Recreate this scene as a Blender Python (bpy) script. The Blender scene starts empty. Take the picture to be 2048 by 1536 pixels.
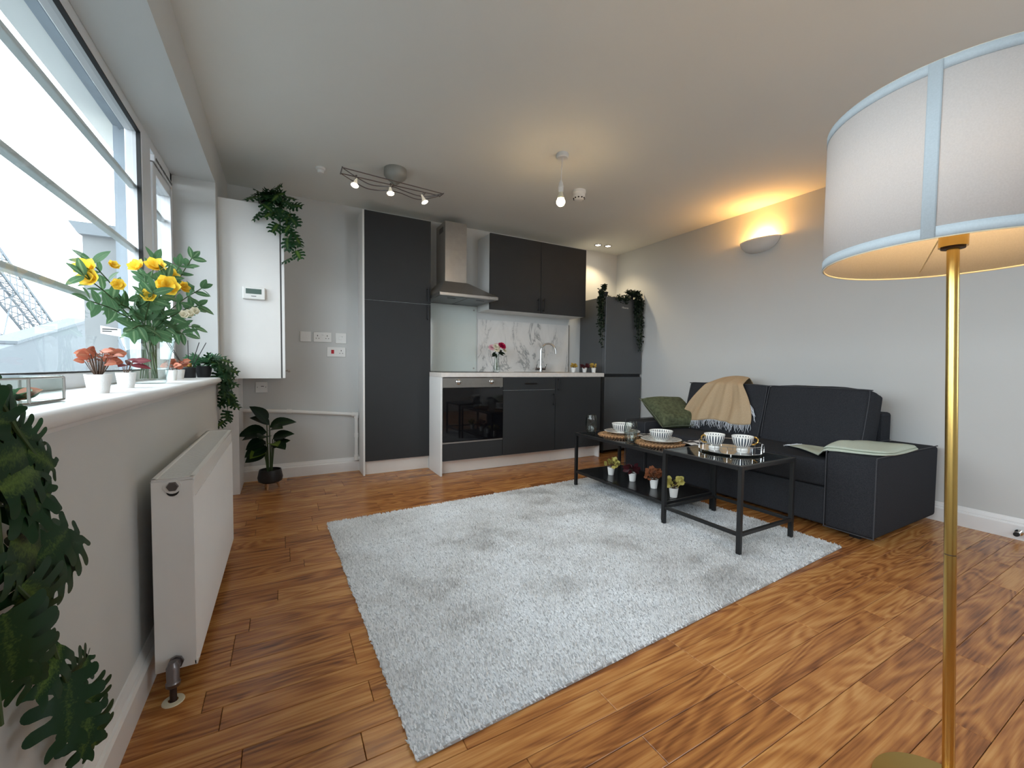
import bpy, bmesh, math, random
import numpy as np
from mathutils import Vector, Matrix, Euler
random.seed(7); rng = np.random.default_rng(5)
PI = math.pi
S = bpy.context.scene
COL = S.collection

# ---------------------------------------------------------------- camera, world, light, exposure
cam_d = bpy.data.cameras.new('camera'); cam = bpy.data.objects.new('camera', cam_d); COL.objects.link(cam)
yaw, pitch, roll = 0.503306, -0.0401913, 0.0101907
cy, sy = math.cos(yaw), math.sin(yaw)
fw = Vector((sy*math.cos(pitch), cy*math.cos(pitch), math.sin(pitch)))
r0 = Vector((cy, -sy, 0)); u0 = r0.cross(fw)
rt = math.cos(roll)*r0 + math.sin(roll)*u0; up = -math.sin(roll)*r0 + math.cos(roll)*u0
cam.matrix_world = Matrix(((rt.x, up.x, -fw.x, 0), (rt.y, up.y, -fw.y, 0), (rt.z, up.z, -fw.z, .97), (0, 0, 0, 1)))
cam_d.sensor_width = 36; cam_d.lens = 36*831.07/2048; cam_d.clip_start = .02; cam_d.clip_end = 400
S.camera = cam
W = bpy.data.worlds.new('sky'); S.world = W; W.use_nodes = True
bgn = W.node_tree.nodes['Background']; bgn.inputs[0].default_value = (.86, .94, 1, 1); bgn.inputs[1].default_value = 6.0
S.view_settings.view_transform = 'Standard'; S.view_settings.look = 'None'
S.view_settings.gamma = 1; S.view_settings.use_curve_mapping = False
S.view_settings.exposure = 0.64
S.cycles.max_bounces = 10; S.cycles.diffuse_bounces = 5; S.cycles.transparent_max_bounces = 24
S.cycles.use_denoising = True; S.cycles.sample_clamp_indirect = 6; S.cycles.caustics_refractive = False; S.cycles.caustics_reflective = False
# daylight portal in the window opening
pl = bpy.data.lights.new('window_portal', 'AREA'); pl.shape = 'RECTANGLE'; pl.size = 4.75; pl.size_y = 1.62
po = bpy.data.objects.new('window_portal', pl); COL.objects.link(po)
po.location = (-.90, 1.03, 1.62); po.rotation_euler = (0, -PI/2, 0); pl.cycles.is_portal = True
po.rotation_euler = Vector((1, 0, 0)).to_track_quat('-Z', 'Y').to_euler()
pl2 = bpy.data.lights.new('added_fill_portal', 'AREA'); pl2.shape = 'RECTANGLE'; pl2.size = 1.0; pl2.size_y = 1.3
po2 = bpy.data.objects.new('added_fill_portal', pl2); COL.objects.link(po2); pl2.cycles.is_portal = True
po2.location = (2.7, -1.78, 1.5); po2.rotation_euler = Vector((0, 1, 0)).to_track_quat('-Z', 'Z').to_euler()  # portal of the added rear window that supplies fill light

def lamp(name, kind, loc, power, color, size=.03, spot=None, dirn=None, blend=.5):
    l = bpy.data.lights.new(name, kind); o = bpy.data.objects.new(name, l); COL.objects.link(o)
    o.location = loc; l.energy = power; l.color = color
    if kind in ('POINT', 'SPOT'): l.shadow_soft_size = size
    if kind == 'AREA': l.size = size
    if spot: l.spot_size = spot; l.spot_blend = blend
    if dirn is not None: o.rotation_euler = Vector(dirn).to_track_quat('-Z', 'Y').to_euler()
    return o

# ---------------------------------------------------------------- materials
def nt(name):
    m = bpy.data.materials.new(name); m.use_nodes = True
    t = m.node_tree; b = t.nodes['Principled BSDF']
    return m, t, b
def nd(t, typ, **k):
    n = t.nodes.new(typ)
    for a, v in k.items():
        if a.startswith('i_'):
            key = a[2:]; key = int(key) if key.isdigit() else key.replace('_', ' ')
            n.inputs[key].default_value = v
        else: setattr(n, a, v)
    return n
def ramp(t, pts, interp='LINEAR'):
    n = t.nodes.new('ShaderNodeValToRGB'); n.color_ramp.interpolation = interp
    e = n.color_ramp.elements
    while len(e) < len(pts): e.new(.5)
    for el, (p, c) in zip(e, pts):
        el.position = p; el.color = (*c, 1) if len(c) == 3 else c
    return n
def mat(name, col, rough=.5, metal=0, var=.04, scale=8, bump=0, bscale=200, spec=.5, emit=None, estr=0, coat=0, trans=0, ior=1.45, obj=False):
    m, t, b = nt(name); L = t.links.new
    b.inputs['Roughness'].default_value = rough; b.inputs['Metallic'].default_value = metal
    b.inputs['Specular IOR Level'].default_value = spec; b.inputs['Coat Weight'].default_value = coat
    b.inputs['Transmission Weight'].default_value = trans; b.inputs['IOR'].default_value = ior
    tc = nd(t, 'ShaderNodeTexCoord'); co = tc.outputs['Object']
    if trans == 0:
        n = nd(t, 'ShaderNodeTexNoise', i_Scale=scale, i_Detail=3.0); L(co, n.inputs['Vector'])
        r = ramp(t, [(.25, [max(0, c*(1-var)) for c in col]), (.75, [min(1, c*(1+var)) for c in col])])
        L(n.outputs['Fac'], r.inputs[0]); L(r.outputs[0], b.inputs['Base Color'])
    else: b.inputs['Base Color'].default_value = (*col, 1)
    if bump:
        n2 = nd(t, 'ShaderNodeTexNoise', i_Scale=bscale, i_Detail=2.0); L(co, n2.inputs['Vector'])
        bp = nd(t, 'ShaderNodeBump', i_Strength=bump, i_Distance=.01); L(n2.outputs['Fac'], bp.inputs['Height']); L(bp.outputs[0], b.inputs['Normal'])
    if emit: b.inputs['Emission Color'].default_value = (*emit, 1); b.inputs['Emission Strength'].default_value = estr
    return m
def glassmat(name, tint=(1, 1, 1), haze=0.0, gloss=.08, edge=None):
    # thin sheet glass: mostly clear with a fresnel reflection and optional haze
    m, t, b = nt(name); L = t.links.new
    tr = nd(t, 'ShaderNodeBsdfTransparent'); tr.inputs[0].default_value = (*tint, 1)
    gl = nd(t, 'ShaderNodeBsdfGlossy'); gl.inputs['Roughness'].default_value = .02
    fc = nd(t, 'ShaderNodeLayerWeight', i_Blend=.5); pw = nd(t, 'ShaderNodeMath', operation='POWER'); pw.inputs[1].default_value = 5; L(fc.outputs['Facing'], pw.inputs[0])
    lw = nd(t, 'ShaderNodeMath', operation='MULTIPLY_ADD'); lw.inputs[1].default_value = .9; lw.inputs[2].default_value = .035; L(pw.outputs[0], lw.inputs[0])
    if edge:
        p3 = nd(t, 'ShaderNodeMath', operation='POWER'); p3.inputs[1].default_value = 2.5; L(fc.outputs['Facing'], p3.inputs[0])
        er = ramp(t, [(0, tint), (1, edge)]); L(p3.outputs[0], er.inputs[0]); L(er.outputs[0], tr.inputs[0])
    mx = nd(t, 'ShaderNodeMixShader'); L(lw.outputs[0], mx.inputs[0]); L(tr.outputs[0], mx.inputs[1]); L(gl.outputs[0], mx.inputs[2])
    out = t.nodes['Material Output']
    if haze:
        di = nd(t, 'ShaderNodeBsdfTranslucent'); di.inputs[0].default_value = (.9, .95, 1, 1)
        n = nd(t, 'ShaderNodeTexNoise', i_Scale=3.0, i_Detail=5.0)
        mr = nd(t, 'ShaderNodeMapRange'); mr.inputs[3].default_value = haze*.6; mr.inputs[4].default_value = haze*1.4
        L(n.outputs['Fac'], mr.inputs[0])
        m2 = nd(t, 'ShaderNodeMixShader'); L(mr.outputs[0], m2.inputs[0]); L(mx.outputs[0], m2.inputs[1]); L(di.outputs[0], m2.inputs[2]); L(m2.outputs[0], out.inputs[0])
    else: L(mx.outputs[0], out.inputs[0])
    return m

def wood_floor():
    m, t, b = nt('acacia_laminate'); L = t.links.new
    g = nd(t, 'ShaderNodeNewGeometry'); oi = nd(t, 'ShaderNodeObjectInfo')
    off = nd(t, 'ShaderNodeVectorMath', operation='SCALE'); cmb = nd(t, 'ShaderNodeCombineXYZ')
    L(oi.outputs['Random'], cmb.inputs[0]); L(oi.outputs['Random'], cmb.inputs[1]); L(cmb.outputs[0], off.inputs[0]); off.inputs['Scale'].default_value = 61
    add = nd(t, 'ShaderNodeVectorMath', operation='ADD'); L(g.outputs['Position'], add.inputs[0]); L(off.outputs[0], add.inputs[1])
    mp = nd(t, 'ShaderNodeMapping'); mp.inputs['Scale'].default_value = (1.1, 6.5, 1); L(add.outputs[0], mp.inputs[0])
    n1 = nd(t, 'ShaderNodeTexNoise', i_Scale=1.0, i_Detail=2.2, i_Roughness=.42, i_Distortion=.5); L(mp.outputs[0], n1.inputs['Vector'])
    mu = nd(t, 'ShaderNodeMath', operation='MULTIPLY'); mu.inputs[1].default_value = 88; L(n1.outputs['Fac'], mu.inputs[0])
    si = nd(t, 'ShaderNodeMath', operation='SINE'); L(mu.outputs[0], si.inputs[0])
    mp2 = nd(t, 'ShaderNodeMapping'); mp2.inputs['Scale'].default_value = (5, 120, 1); L(add.outputs[0], mp2.inputs[0])
    n2 = nd(t, 'ShaderNodeTexNoise', i_Scale=1.0, i_Detail=3.0); L(mp2.outputs[0], n2.inputs['Vector'])
    mp3 = nd(t, 'ShaderNodeMapping'); mp3.inputs['Scale'].default_value = (.8, 13, 1); L(add.outputs[0], mp3.inputs[0])
    n3 = nd(t, 'ShaderNodeTexNoise', i_Scale=1.0, i_Detail=4.0, i_Roughness=.6); L(mp3.outputs[0], n3.inputs['Vector'])
    # f = .5 + .17*sin + .5*(n2-.5) + 1.3*(n3-.5)
    a1 = nd(t, 'ShaderNodeMath', operation='MULTIPLY_ADD'); a1.inputs[1].default_value = .12; a1.inputs[2].default_value = -.36; L(si.outputs[0], a1.inputs[0])
    a2 = nd(t, 'ShaderNodeMath', operation='MULTIPLY_ADD'); a2.inputs[1].default_value = .85; L(n2.outputs['Fac'], a2.inputs[0]); L(a1.outputs[0], a2.inputs[2])
    a3 = nd(t, 'ShaderNodeMath', operation='MULTIPLY_ADD'); a3.inputs[1].default_value = .75; L(n3.outputs['Fac'], a3.inputs[0]); L(a2.outputs[0], a3.inputs[2])
    a4 = nd(t, 'ShaderNodeMath', operation='MULTIPLY_ADD'); a4.inputs[1].default_value = .22; L(oi.outputs['Random'], a4.inputs[0]); L(a3.outputs[0], a4.inputs[2])
    r = ramp(t, [(.14, (.10, .032, .012)), (.36, (.27, .10, .030)), (.58, (.42, .175, .050)), (.85, (.56, .285, .095))])
    L(a4.outputs[0], r.inputs[0]); L(r.outputs[0], b.inputs['Base Color'])
    b.inputs['Roughness'].default_value = .27; b.inputs['Specular IOR Level'].default_value = .4
    bp = nd(t, 'ShaderNodeBump', i_Strength=.12, i_Distance=.002); L(n2.outputs['Fac'], bp.inputs['Height']); L(bp.outputs[0], b.inputs['Normal'])
    return m
def marble():
    m, t, b = nt('marble_splashback'); L = t.links.new
    tc = nd(t, 'ShaderNodeTexCoord')
    mp = nd(t, 'ShaderNodeMapping'); mp.inputs['Scale'].default_value = (1.0, 1, .55); mp.inputs['Rotation'].default_value = (0, .6, 0); L(tc.outputs['Object'], mp.inputs[0])
    n = nd(t, 'ShaderNodeTexNoise', i_Scale=4.3, i_Detail=9.0, i_Roughness=.66, i_Distortion=.9); L(mp.outputs[0], n.inputs['Vector'])
    s = nd(t, 'ShaderNodeMath', operation='SUBTRACT'); s.inputs[1].default_value = .5; L(n.outputs['Fac'], s.inputs[0])
    a = nd(t, 'ShaderNodeMath', operation='ABSOLUTE'); L(s.outputs[0], a.inputs[0])
    nm = nd(t, 'ShaderNodeTexNoise', i_Scale=2.4, i_Detail=2.0); L(mp.outputs[0], nm.inputs['Vector'])
    mk = nd(t, 'ShaderNodeMapRange'); mk.inputs[1].default_value = .47; mk.inputs[2].default_value = .66; mk.inputs[3].default_value = .0; mk.inputs[4].default_value = .08; L(nm.outputs['Fac'], mk.inputs[0])
    ad = nd(t, 'ShaderNodeMath', operation='ADD'); L(a.outputs[0], ad.inputs[0]); L(mk.outputs[0], ad.inputs[1])
    r = ramp(t, [(0, (.27, .28, .28)), (.012, (.50, .50, .49)), (.035, (.72, .71, .69)), (.2, (.78, .77, .75))])
    L(ad.outputs[0], r.inputs[0]); L(r.outputs[0], b.inputs['Base Color']); b.inputs['Roughness'].default_value = .2
    return m
def stripes(name, n, z0, z1, duty=.42, base=(.88, .87, .83), ink=(.02, .035, .06), radial=False):
    # brush-stroke stripes glazed round a cup, bowl or plate (origin on the axis)
    m, t, b = nt(name); L = t.links.new
    tc = nd(t, 'ShaderNodeTexCoord'); sp = nd(t, 'ShaderNodeSeparateXYZ'); L(tc.outputs['Object'], sp.inputs[0])
    at = nd(t, 'ShaderNodeMath', operation='ARCTAN2'); L(sp.outputs[1], at.inputs[0]); L(sp.outputs[0], at.inputs[1])
    k = nd(t, 'ShaderNodeMath', operation='MULTIPLY'); k.inputs[1].default_value = n; L(at.outputs[0], k.inputs[0])
    c = nd(t, 'ShaderNodeMath', operation='COSINE'); L(k.outputs[0], c.inputs[0])
    if radial:
        x2 = nd(t, 'ShaderNodeVectorMath', operation='MULTIPLY'); x2.inputs[1].default_value = (1, 1, 0); L(tc.outputs['Object'], x2.inputs[0])
        ln = nd(t, 'ShaderNodeVectorMath', operation='LENGTH'); L(x2.outputs[0], ln.inputs[0]); h = ln.outputs['Value']
    else: h = sp.outputs[2]
    mr = nd(t, 'ShaderNodeMapRange'); mr.inputs[1].default_value = z0; mr.inputs[2].default_value = z1; L(h, mr.inputs[0])
    hh = nd(t, 'ShaderNodeMath', operation='MULTIPLY'); hh.inputs[1].default_value = PI; L(mr.outputs[0], hh.inputs[0])
    sn = nd(t, 'ShaderNodeMath', operation='SINE'); L(hh.outputs[0], sn.inputs[0])
    pw = nd(t, 'ShaderNodeMath', operation='POWER'); pw.inputs[1].default_value = .45; L(sn.outputs[0], pw.inputs[0])
    th = nd(t, 'ShaderNodeMath', operation='MULTIPLY_ADD'); th.inputs[1].default_value = -(1.0+duty-.5); th.inputs[2].default_value = 1.02; L(pw.outputs[0], th.inputs[0])
    gt = nd(t, 'ShaderNodeMath', operation='GREATER_THAN'); L(c.outputs[0], gt.inputs[0]); L(th.outputs[0], gt.inputs[1])
    mx = nd(t, 'ShaderNodeMix', data_type='RGBA'); L(gt.outputs[0], mx.inputs[0]); mx.inputs[6].default_value = (*base, 1); mx.inputs[7].default_value = (*ink, 1)
    L(mx.outputs[2], b.inputs['Base Color']); b.inputs['Roughness'].default_value = .18
    return m
def leafmat(name, dark, light, rough=.42, trans=.25, rnd=.25):
    m, t, b = nt(name); L = t.links.new
    at = nd(t, 'ShaderNodeAttribute', attribute_name='rib'); oi = nd(t, 'ShaderNodeObjectInfo')
    n = nd(t, 'ShaderNodeTexNoise', i_Scale=30.0, i_Detail=2.0)
    a = nd(t, 'ShaderNodeMath', operation='MULTIPLY_ADD'); a.inputs[1].default_value = .5; L(n.outputs['Fac'], a.inputs[0]); L(at.outputs['Fac'], a.inputs[2])
    a2 = nd(t, 'ShaderNodeMath', operation='MULTIPLY_ADD'); a2.inputs[1].default_value = rnd; L(oi.outputs['Random'], a2.inputs[0]); L(a.outputs[0], a2.inputs[2])
    r = ramp(t, [(.36, light), (.64, dark), (1.0, [c*1.1 for c in dark])]); L(a2.outputs[0], r.inputs[0])
    L(r.outputs[0], b.inputs['Base Color']); b.inputs['Roughness'].default_value = rough; b.inputs['Specular IOR Level'].default_value = .2
    tl = nd(t, 'ShaderNodeBsdfTranslucent'); L(r.outputs[0], tl.inputs[0])
    mx = nd(t, 'ShaderNodeMixShader'); mx.inputs[0].default_value = trans; L(b.outputs[0], mx.inputs[1]); L(tl.outputs[0], mx.inputs[2])
    L(mx.outputs[0], t.nodes['Material Output'].inputs[0])
    return m

M = {}
M['wall'] = mat('grey_wall_paint', (.60, .612, .605), .85, var=.012, scale=3, bump=.05, bscale=350, spec=.2)
M['ceil'] = mat('white_ceiling_paint', (.79, .80, .765), .9, var=.012, scale=2, bump=.04, bscale=350, spec=.15)
M['white'] = mat('white_gloss_paint', (.80, .80, .80), .35, var=.02)
M['upvc'] = mat('white_window_plastic', (.72, .74, .76), .3, var=.02)
M['melamine'] = mat('white_melamine', (.78, .78, .765), .4, var=.015)
M['cabinet'] = mat('anthracite_cabinet_front', (.030, .032, .034), .55, var=.04, spec=.35)
M['black'] = mat('black_handle_metal', (.012, .012, .014), .4, metal=.3)
M['plastic'] = mat('white_plastic', (.80, .80, .78), .35, var=.01)
M['steel'] = mat('brushed_steel', (.38, .36, .335), .34, metal=.85, var=.05, scale=30)
M['satin'] = mat('satin_silver_paint', (.33, .335, .31), .5, metal=.3, var=.03)
M['ovensteel'] = mat('oven_panel_steel', (.20, .185, .165), .4, metal=.6, var=.05, scale=30)
M['chrome'] = mat('polished_chrome', (.8, .8, .8), .08, metal=1, var=.01)
M['blackglass'] = mat('black_oven_glass', (.004, .004, .005), .04, spec=.6, var=.01)
M['worktop'] = mat('pale_worktop', (.70, .66, .62), .35, var=.06, scale=40)
M['marble'] = marble()
M['backglass'] = mat('white_back_painted_glass', (.62, .68, .65), .08, coat=.6, var=.01)
M['fridge'] = mat('dark_steel_fridge_door', (.11, .117, .125), .36, metal=.5, var=.03)
M['fridgeside'] = mat('dark_grey_fridge_side', (.075, .078, .082), .5, var=.03)
M['plinth'] = mat('pale_plinth_board', (.78, .74, .69), .4, var=.02)
M['sofa'] = mat('charcoal_woven_fabric', (.036, .038, .044), .95, var=.35, scale=260, bump=.45, bscale=420, spec=.1)
M['piping'] = mat('charcoal_piping', (.055, .058, .066), .9, var=.2, scale=300)
M['table'] = mat('black_table_metal', (.012, .013, .014), .35, var=.05)
M['shelf'] = mat('black_shelf_panel', (.008, .008, .009), .22, var=.05)
M['glass'] = glassmat('clear_table_glass', (.86, .92, .90))
M['winglass'] = glassmat('hazy_window_glass', (.97, .99, 1), haze=.012)
M['blackback'] = mat('black_backed_glass', (.006, .006, .007), .05, spec=.6)
M['rugbase'] = mat('rug_backing', (.42, .44, .46), .95, var=.1, scale=40)
M['brass'] = mat('brushed_brass', (.60, .41, .13), .27, metal=1, var=.04)
M['gold'] = mat('gold_glaze', (.80, .52, .16), .15, metal=1, var=.03)
M['rad'] = mat('radiator_enamel', (.80, .795, .78), .35, var=.01)
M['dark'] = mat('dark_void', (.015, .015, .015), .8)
M['leaf'] = leafmat('monstera_leaf', (.014, .048, .018), (.12, .20, .04), trans=.2)
M['leafdk'] = leafmat('dark_ivy_leaf', (.006, .014, .008), (.010, .026, .011), trans=.06)
M['leafbq'] = leafmat('laurel_leaf', (.07, .15, .07), (.22, .34, .18), trans=.35)
M['leaffic'] = leafmat('broad_ficus_leaf', (.006, .018, .008), (.02, .05, .015), trans=.08, rough=.35)
M['leaflime'] = leafmat('lime_underleaf', (.10, .16, .02), (.16, .22, .04), trans=.2)
M['stem'] = mat('green_stem', (.05, .09, .03), .6)
M['stembr'] = mat('brown_stem', (.09, .05, .03), .7)
M['coral'] = leafmat('coral_leaf', (.42, .14, .085), (.52, .26, .15), trans=.15)
M['burg'] = leafmat('burgundy_leaf', (.11, .018, .025), (.2, .05, .05), trans=.08)
M['burgdk'] = leafmat('dark_burgundy_leaf', (.05, .010, .014), (.09, .02, .02), trans=.1)
M['mustard'] = leafmat('mustard_leaf', (.48, .33, .07), (.62, .5, .16), trans=.2)
M['olivegold'] = leafmat('pale_gold_leaf', (.55, .48, .14), (.7, .62, .3), trans=.2)
M['russet'] = leafmat('russet_leaf', (.28, .10, .045), (.45, .22, .12), trans=.2)
M['yellow'] = leafmat('yellow_petal', (.85, .62, .07), (.92, .76, .18), trans=.3)
M['pink'] = leafmat('pale_pink_petal', (.75, .45, .5), (.85, .7, .7), trans=.3)
M['cream'] = leafmat('cream_petal', (.80, .76, .62), (.85, .82, .7), trans=.3)
M['magenta'] = leafmat('magenta_petal', (.45, .01, .07), (.55, .03, .1), trans=.2)
M['potwhite'] = mat('white_pot', (.82, .82, .80), .5, var=.03, scale=60, bump=.15, bscale=250)
M['potblack'] = mat('black_pot', (.013, .014, .016), .45)
M['soil'] = mat('dark_soil', (.02, .015, .01), .95, var=.5, scale=150, bump=.6, bscale=200)
M['legwood'] = mat('light_wood_leg', (.42, .22, .10), .5, var=.15, scale=40)
M['weave'] = mat('natural_woven_seagrass', (.55, .33, .17), .8, var=.35, scale=90)
M['weavedk'] = mat('brown_woven_seagrass', (.20, .10, .05), .85, var=.4, scale=90)
M['porc'] = mat('white_porcelain', (.86, .86, .84), .15, var=.01)
M['tan'] = mat('tan_woven_throw', (.50, .37, .235), .95, var=.08, scale=160, bump=.3, bscale=500, spec=.1)
M['fringe'] = mat('pale_grey_fringe', (.62, .65, .70), .9)
M['mint'] = mat('pale_green_throw', (.52, .57, .48), .95, var=.05, scale=160, bump=.3, bscale=500, spec=.1)
M['olive'] = mat('olive_velvet', (.085, .10, .055), .8, var=.45, scale=38, bump=.5, bscale=70, spec=.3)
M['rubber'] = mat('black_rubber', (.01, .01, .01), .6)
M['bulbw'] = mat('warm_bulb_glow', (1, .8, .5), .4, emit=(1, .72, .36), estr=26)
M['spotglow'] = mat('spot_lens_glow', (1, .95, .85), .4, emit=(1, .93, .78), estr=14)
M['lens'] = mat('spotlamp_housing', (.62, .58, .48), .3, emit=(1, .9, .7), estr=.25)
M['cream_plastic'] = mat('cream_collar', (.72, .68, .52), .4)
M['floor'] = wood_floor(); M['marble'] = marble()
M['pipedark'] = mat('dark_copper_pipe', (.05, .03, .025), .5, metal=.4)
M['valve'] = mat('aged_chrome_valve', (.20, .18, .18), .3, metal=.9)
M['lcd'] = mat('lcd_screen', (.10, .15, .13), .2)
M['red'] = mat('red_rocker', (.45, .01, .02), .3)
M['slotdark'] = mat('socket_slot', (.08, .08, .08), .5)
M['napkin'] = None
M['water'] = glassmat('clear_water', (.90, .93, .93))
M['thickglass'] = glassmat('clear_blown_glass', (.95, .97, .96), edge=(.42, .50, .50))
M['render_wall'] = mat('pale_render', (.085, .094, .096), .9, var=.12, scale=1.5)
M['outframe'] = mat('pale_blue_outer_paint', (.24, .29, .33), .7, var=.15, scale=5)
M['bar'] = mat('grey_green_bar', (.60, .68, .68), .4)
M['steelwork'] = mat('grey_steelwork', (.13, .15, .165), .8)
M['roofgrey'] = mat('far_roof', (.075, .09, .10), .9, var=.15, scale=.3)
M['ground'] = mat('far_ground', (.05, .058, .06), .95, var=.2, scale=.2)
def brick_far():
    m, t, b = nt('far_brick'); L = t.links.new
    tc = nd(t, 'ShaderNodeTexCoord'); mp = nd(t, 'ShaderNodeMapping'); mp.inputs['Rotation'].default_value = (PI/2, 0, PI/2); L(tc.outputs['Object'], mp.inputs[0])
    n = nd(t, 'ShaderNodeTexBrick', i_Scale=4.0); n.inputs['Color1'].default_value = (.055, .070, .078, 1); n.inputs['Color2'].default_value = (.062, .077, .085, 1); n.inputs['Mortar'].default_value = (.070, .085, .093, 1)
    L(mp.outputs[0], n.inputs['Vector']); L(n.outputs['Color'], b.inputs['Base Color']); b.inputs['Roughness'].default_value = .9
    return m
M['brick'] = brick_far()
def napkin_mat():
    m, t, b = nt('striped_napkin'); L = t.links.new
    tc = nd(t, 'ShaderNodeTexCoord'); w = nd(t, 'ShaderNodeTexWave', i_Scale=4.2, i_Distortion=.5); L(tc.outputs['Object'], w.inputs['Vector'])
    r = ramp(t, [(.5, (.02, .02, .022)), (.53, (.55, .53, .50))], 'CONSTANT'); L(w.outputs['Fac'], r.inputs[0]); L(r.outputs[0], b.inputs['Base Color']); b.inputs['Roughness'].default_value = .9
    return m
M['napkin'] = napkin_mat()
def shademat(name, col, transw):
    m, t, b = nt(name); L = t.links.new
    n = nd(t, 'ShaderNodeTexNoise', i_Scale=350.0, i_Detail=2.0); tc = nd(t, 'ShaderNodeTexCoord'); L(tc.outputs['Object'], n.inputs['Vector'])
    r = ramp(t, [(.3, [c*.93 for c in col]), (.7, col)]); L(n.outputs['Fac'], r.inputs[0])
    d = nd(t, 'ShaderNodeBsdfDiffuse'); tl = nd(t, 'ShaderNodeBsdfTranslucent'); L(r.outputs[0], d.inputs[0]); L(r.outputs[0], tl.inputs[0])
    mx = nd(t, 'ShaderNodeMixShader'); mx.inputs[0].default_value = transw; L(d.outputs[0], mx.inputs[1]); L(tl.outputs[0], mx.inputs[2])
    L(mx.outputs[0], t.nodes['Material Output'].inputs[0]); return m
M['shade'] = shademat('lampshade_linen', (.60, .585, .575), .34)
M['shadeband'] = shademat('lampshade_binding', (.42, .475, .505), .06)

# ---------------------------------------------------------------- object helpers
def wl(p):
    v = Vector((0, 0, 0))
    while p is not None: v += p.location; p = p.parent
    return v
def tag(o, label=None, cat=None, group=None, kind=None):
    if label: o['label'] = label
    if cat: o['category'] = cat
    if group: o['group'] = group
    if kind: o['kind'] = kind
    return o
def thing(name, label, cat, loc=(0, 0, 0), rz=0, group=None):
    o = bpy.data.objects.new(name, None); COL.objects.link(o); o.empty_display_size = .05
    o.location = loc; o.rotation_euler = (0, 0, rz); return tag(o, label, cat, group)
def frame(d, hint=(0, 0, 1)):
    d = Vector(d).normalized(); h = Vector(hint)
    if abs(d.dot(h)) > .95: h = Vector((1, 0, 0))
    a = d.cross(h).normalized(); b = a.cross(d).normalized(); return a, b, d
class MB:
    def __init__(s): s.v = []; s.f = []; s.c = None
    def box(s, x0, x1, y0, y1, z0, z1):
        n = len(s.v); s.v += [(x, y, z) for z in (z0, z1) for y in (y0, y1) for x in (x0, x1)]
        s.f += [tuple(n+i for i in q) for q in ((0, 2, 3, 1), (4, 5, 7, 6), (0, 1, 5, 4), (2, 6, 7, 3), (0, 4, 6, 2), (1, 3, 7, 5))]; return s
    def quad(s, *p): n = len(s.v); s.v += [tuple(q) for q in p]; s.f.append(tuple(range(n, n+len(p)))); return s
    def prism(s, poly, a0, a1, axis='y'):
        # polygon in the two other axes extruded along one axis
        n = len(s.v); k = len(poly)
        for a in (a0, a1):
            for (p, q) in poly: s.v.append({'y': (p, a, q), 'x': (a, p, q), 'z': (p, q, a)}[axis])
        s.f += [tuple(n+i for i in range(k))[::-1], tuple(n+k+i for i in range(k))]
        s.f += [(n+i, n+(i+1) % k, n+k+(i+1) % k, n+k+i) for i in range(k)]; return s
    def tube(s, pts, r, seg=8, cap=True, closed=False):
        P = [Vector(p) for p in pts]; n0 = len(s.v); rr = r if hasattr(r, '__len__') else [r]*len(P); m = len(P)
        prev = None
        for i, p in enumerate(P):
            d = (P[(i+1) % m]-P[i-1]) if closed else (P[min(i+1, m-1)]-P[max(i-1, 0)])
            if d.length < 1e-9: d = Vector((0, 0, 1))
            d.normalize()
            if prev is None: a, b, _ = frame(d)
            else:
                a = (prev - prev.dot(d)*d)
                a = a.normalized() if a.length > 1e-6 else frame(d)[0]
                b = a.cross(d).normalized()
            prev = a
            for k in range(seg):
                t = 2*PI*k/seg; s.v.append(tuple(p + rr[i]*(math.cos(t)*a + math.sin(t)*b)))
        for i in range(m if closed else m-1):
            j = (i+1) % m
            for k in range(seg):
                k2 = (k+1) % seg; s.f.append((n0+i*seg+k, n0+i*seg+k2, n0+j*seg+k2, n0+j*seg+k))
        if cap and not closed:
            s.f.append(tuple(n0+k for k in range(seg))[::-1]); s.f.append(tuple(n0+(m-1)*seg+k for k in range(seg)))
        return s
    def lathe(s, prof, seg=32, c=(0, 0, 0), a0=0, a1=2*PI, sx=1, sy=1, cap=False):
        n0 = len(s.v); full = abs(a1-a0-2*PI) < 1e-6; cols = seg if full else seg+1
        for (r, z) in prof:
            for k in range(cols):
                t = a0+(a1-a0)*k/seg; s.v.append((c[0]+sx*r*math.cos(t), c[1]+sy*r*math.sin(t), c[2]+z))
        for i in range(len(prof)-1):
            for k in range(seg):
                k2 = (k+1) % cols; s.f.append((n0+i*cols+k, n0+i*cols+k2, n0+(i+1)*cols+k2, n0+(i+1)*cols+k))
        if cap:
            s.f.append(tuple(n0+k for k in range(cols))[::-1]); s.f.append(tuple(n0+(len(prof)-1)*cols+k for k in range(cols)))
        return s
    def ell(s, c, r, seg=10, rings=6, rot=None):
        n0 = len(s.v)
        R = rot or Matrix.Identity(3)
        for i in range(rings+1):
            ph = PI*i/rings
            for k in range(seg):
                t = 2*PI*k/seg
                s.v.append(tuple(Vector(c)+R @ Vector((r[0]*math.sin(ph)*math.cos(t), r[1]*math.sin(ph)*math.sin(t), r[2]*math.cos(ph)))))
        for i in range(rings):
            for k in range(seg): s.f.append((n0+i*seg+k, n0+(i+1)*seg+k, n0+(i+1)*seg+(k+1) % seg, n0+i*seg+(k+1) % seg))
        return s
    def grid(s, fn, nu, nv):
        n0 = len(s.v)
        for i in range(nu+1):
            for j in range(nv+1): s.v.append(tuple(fn(i/nu, j/nv)))
        for i in range(nu):
            for j in range(nv):
                a = n0+i*(nv+1)+j; s.f.append((a, a+1, a+nv+2, a+nv+1))
        return s
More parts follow.
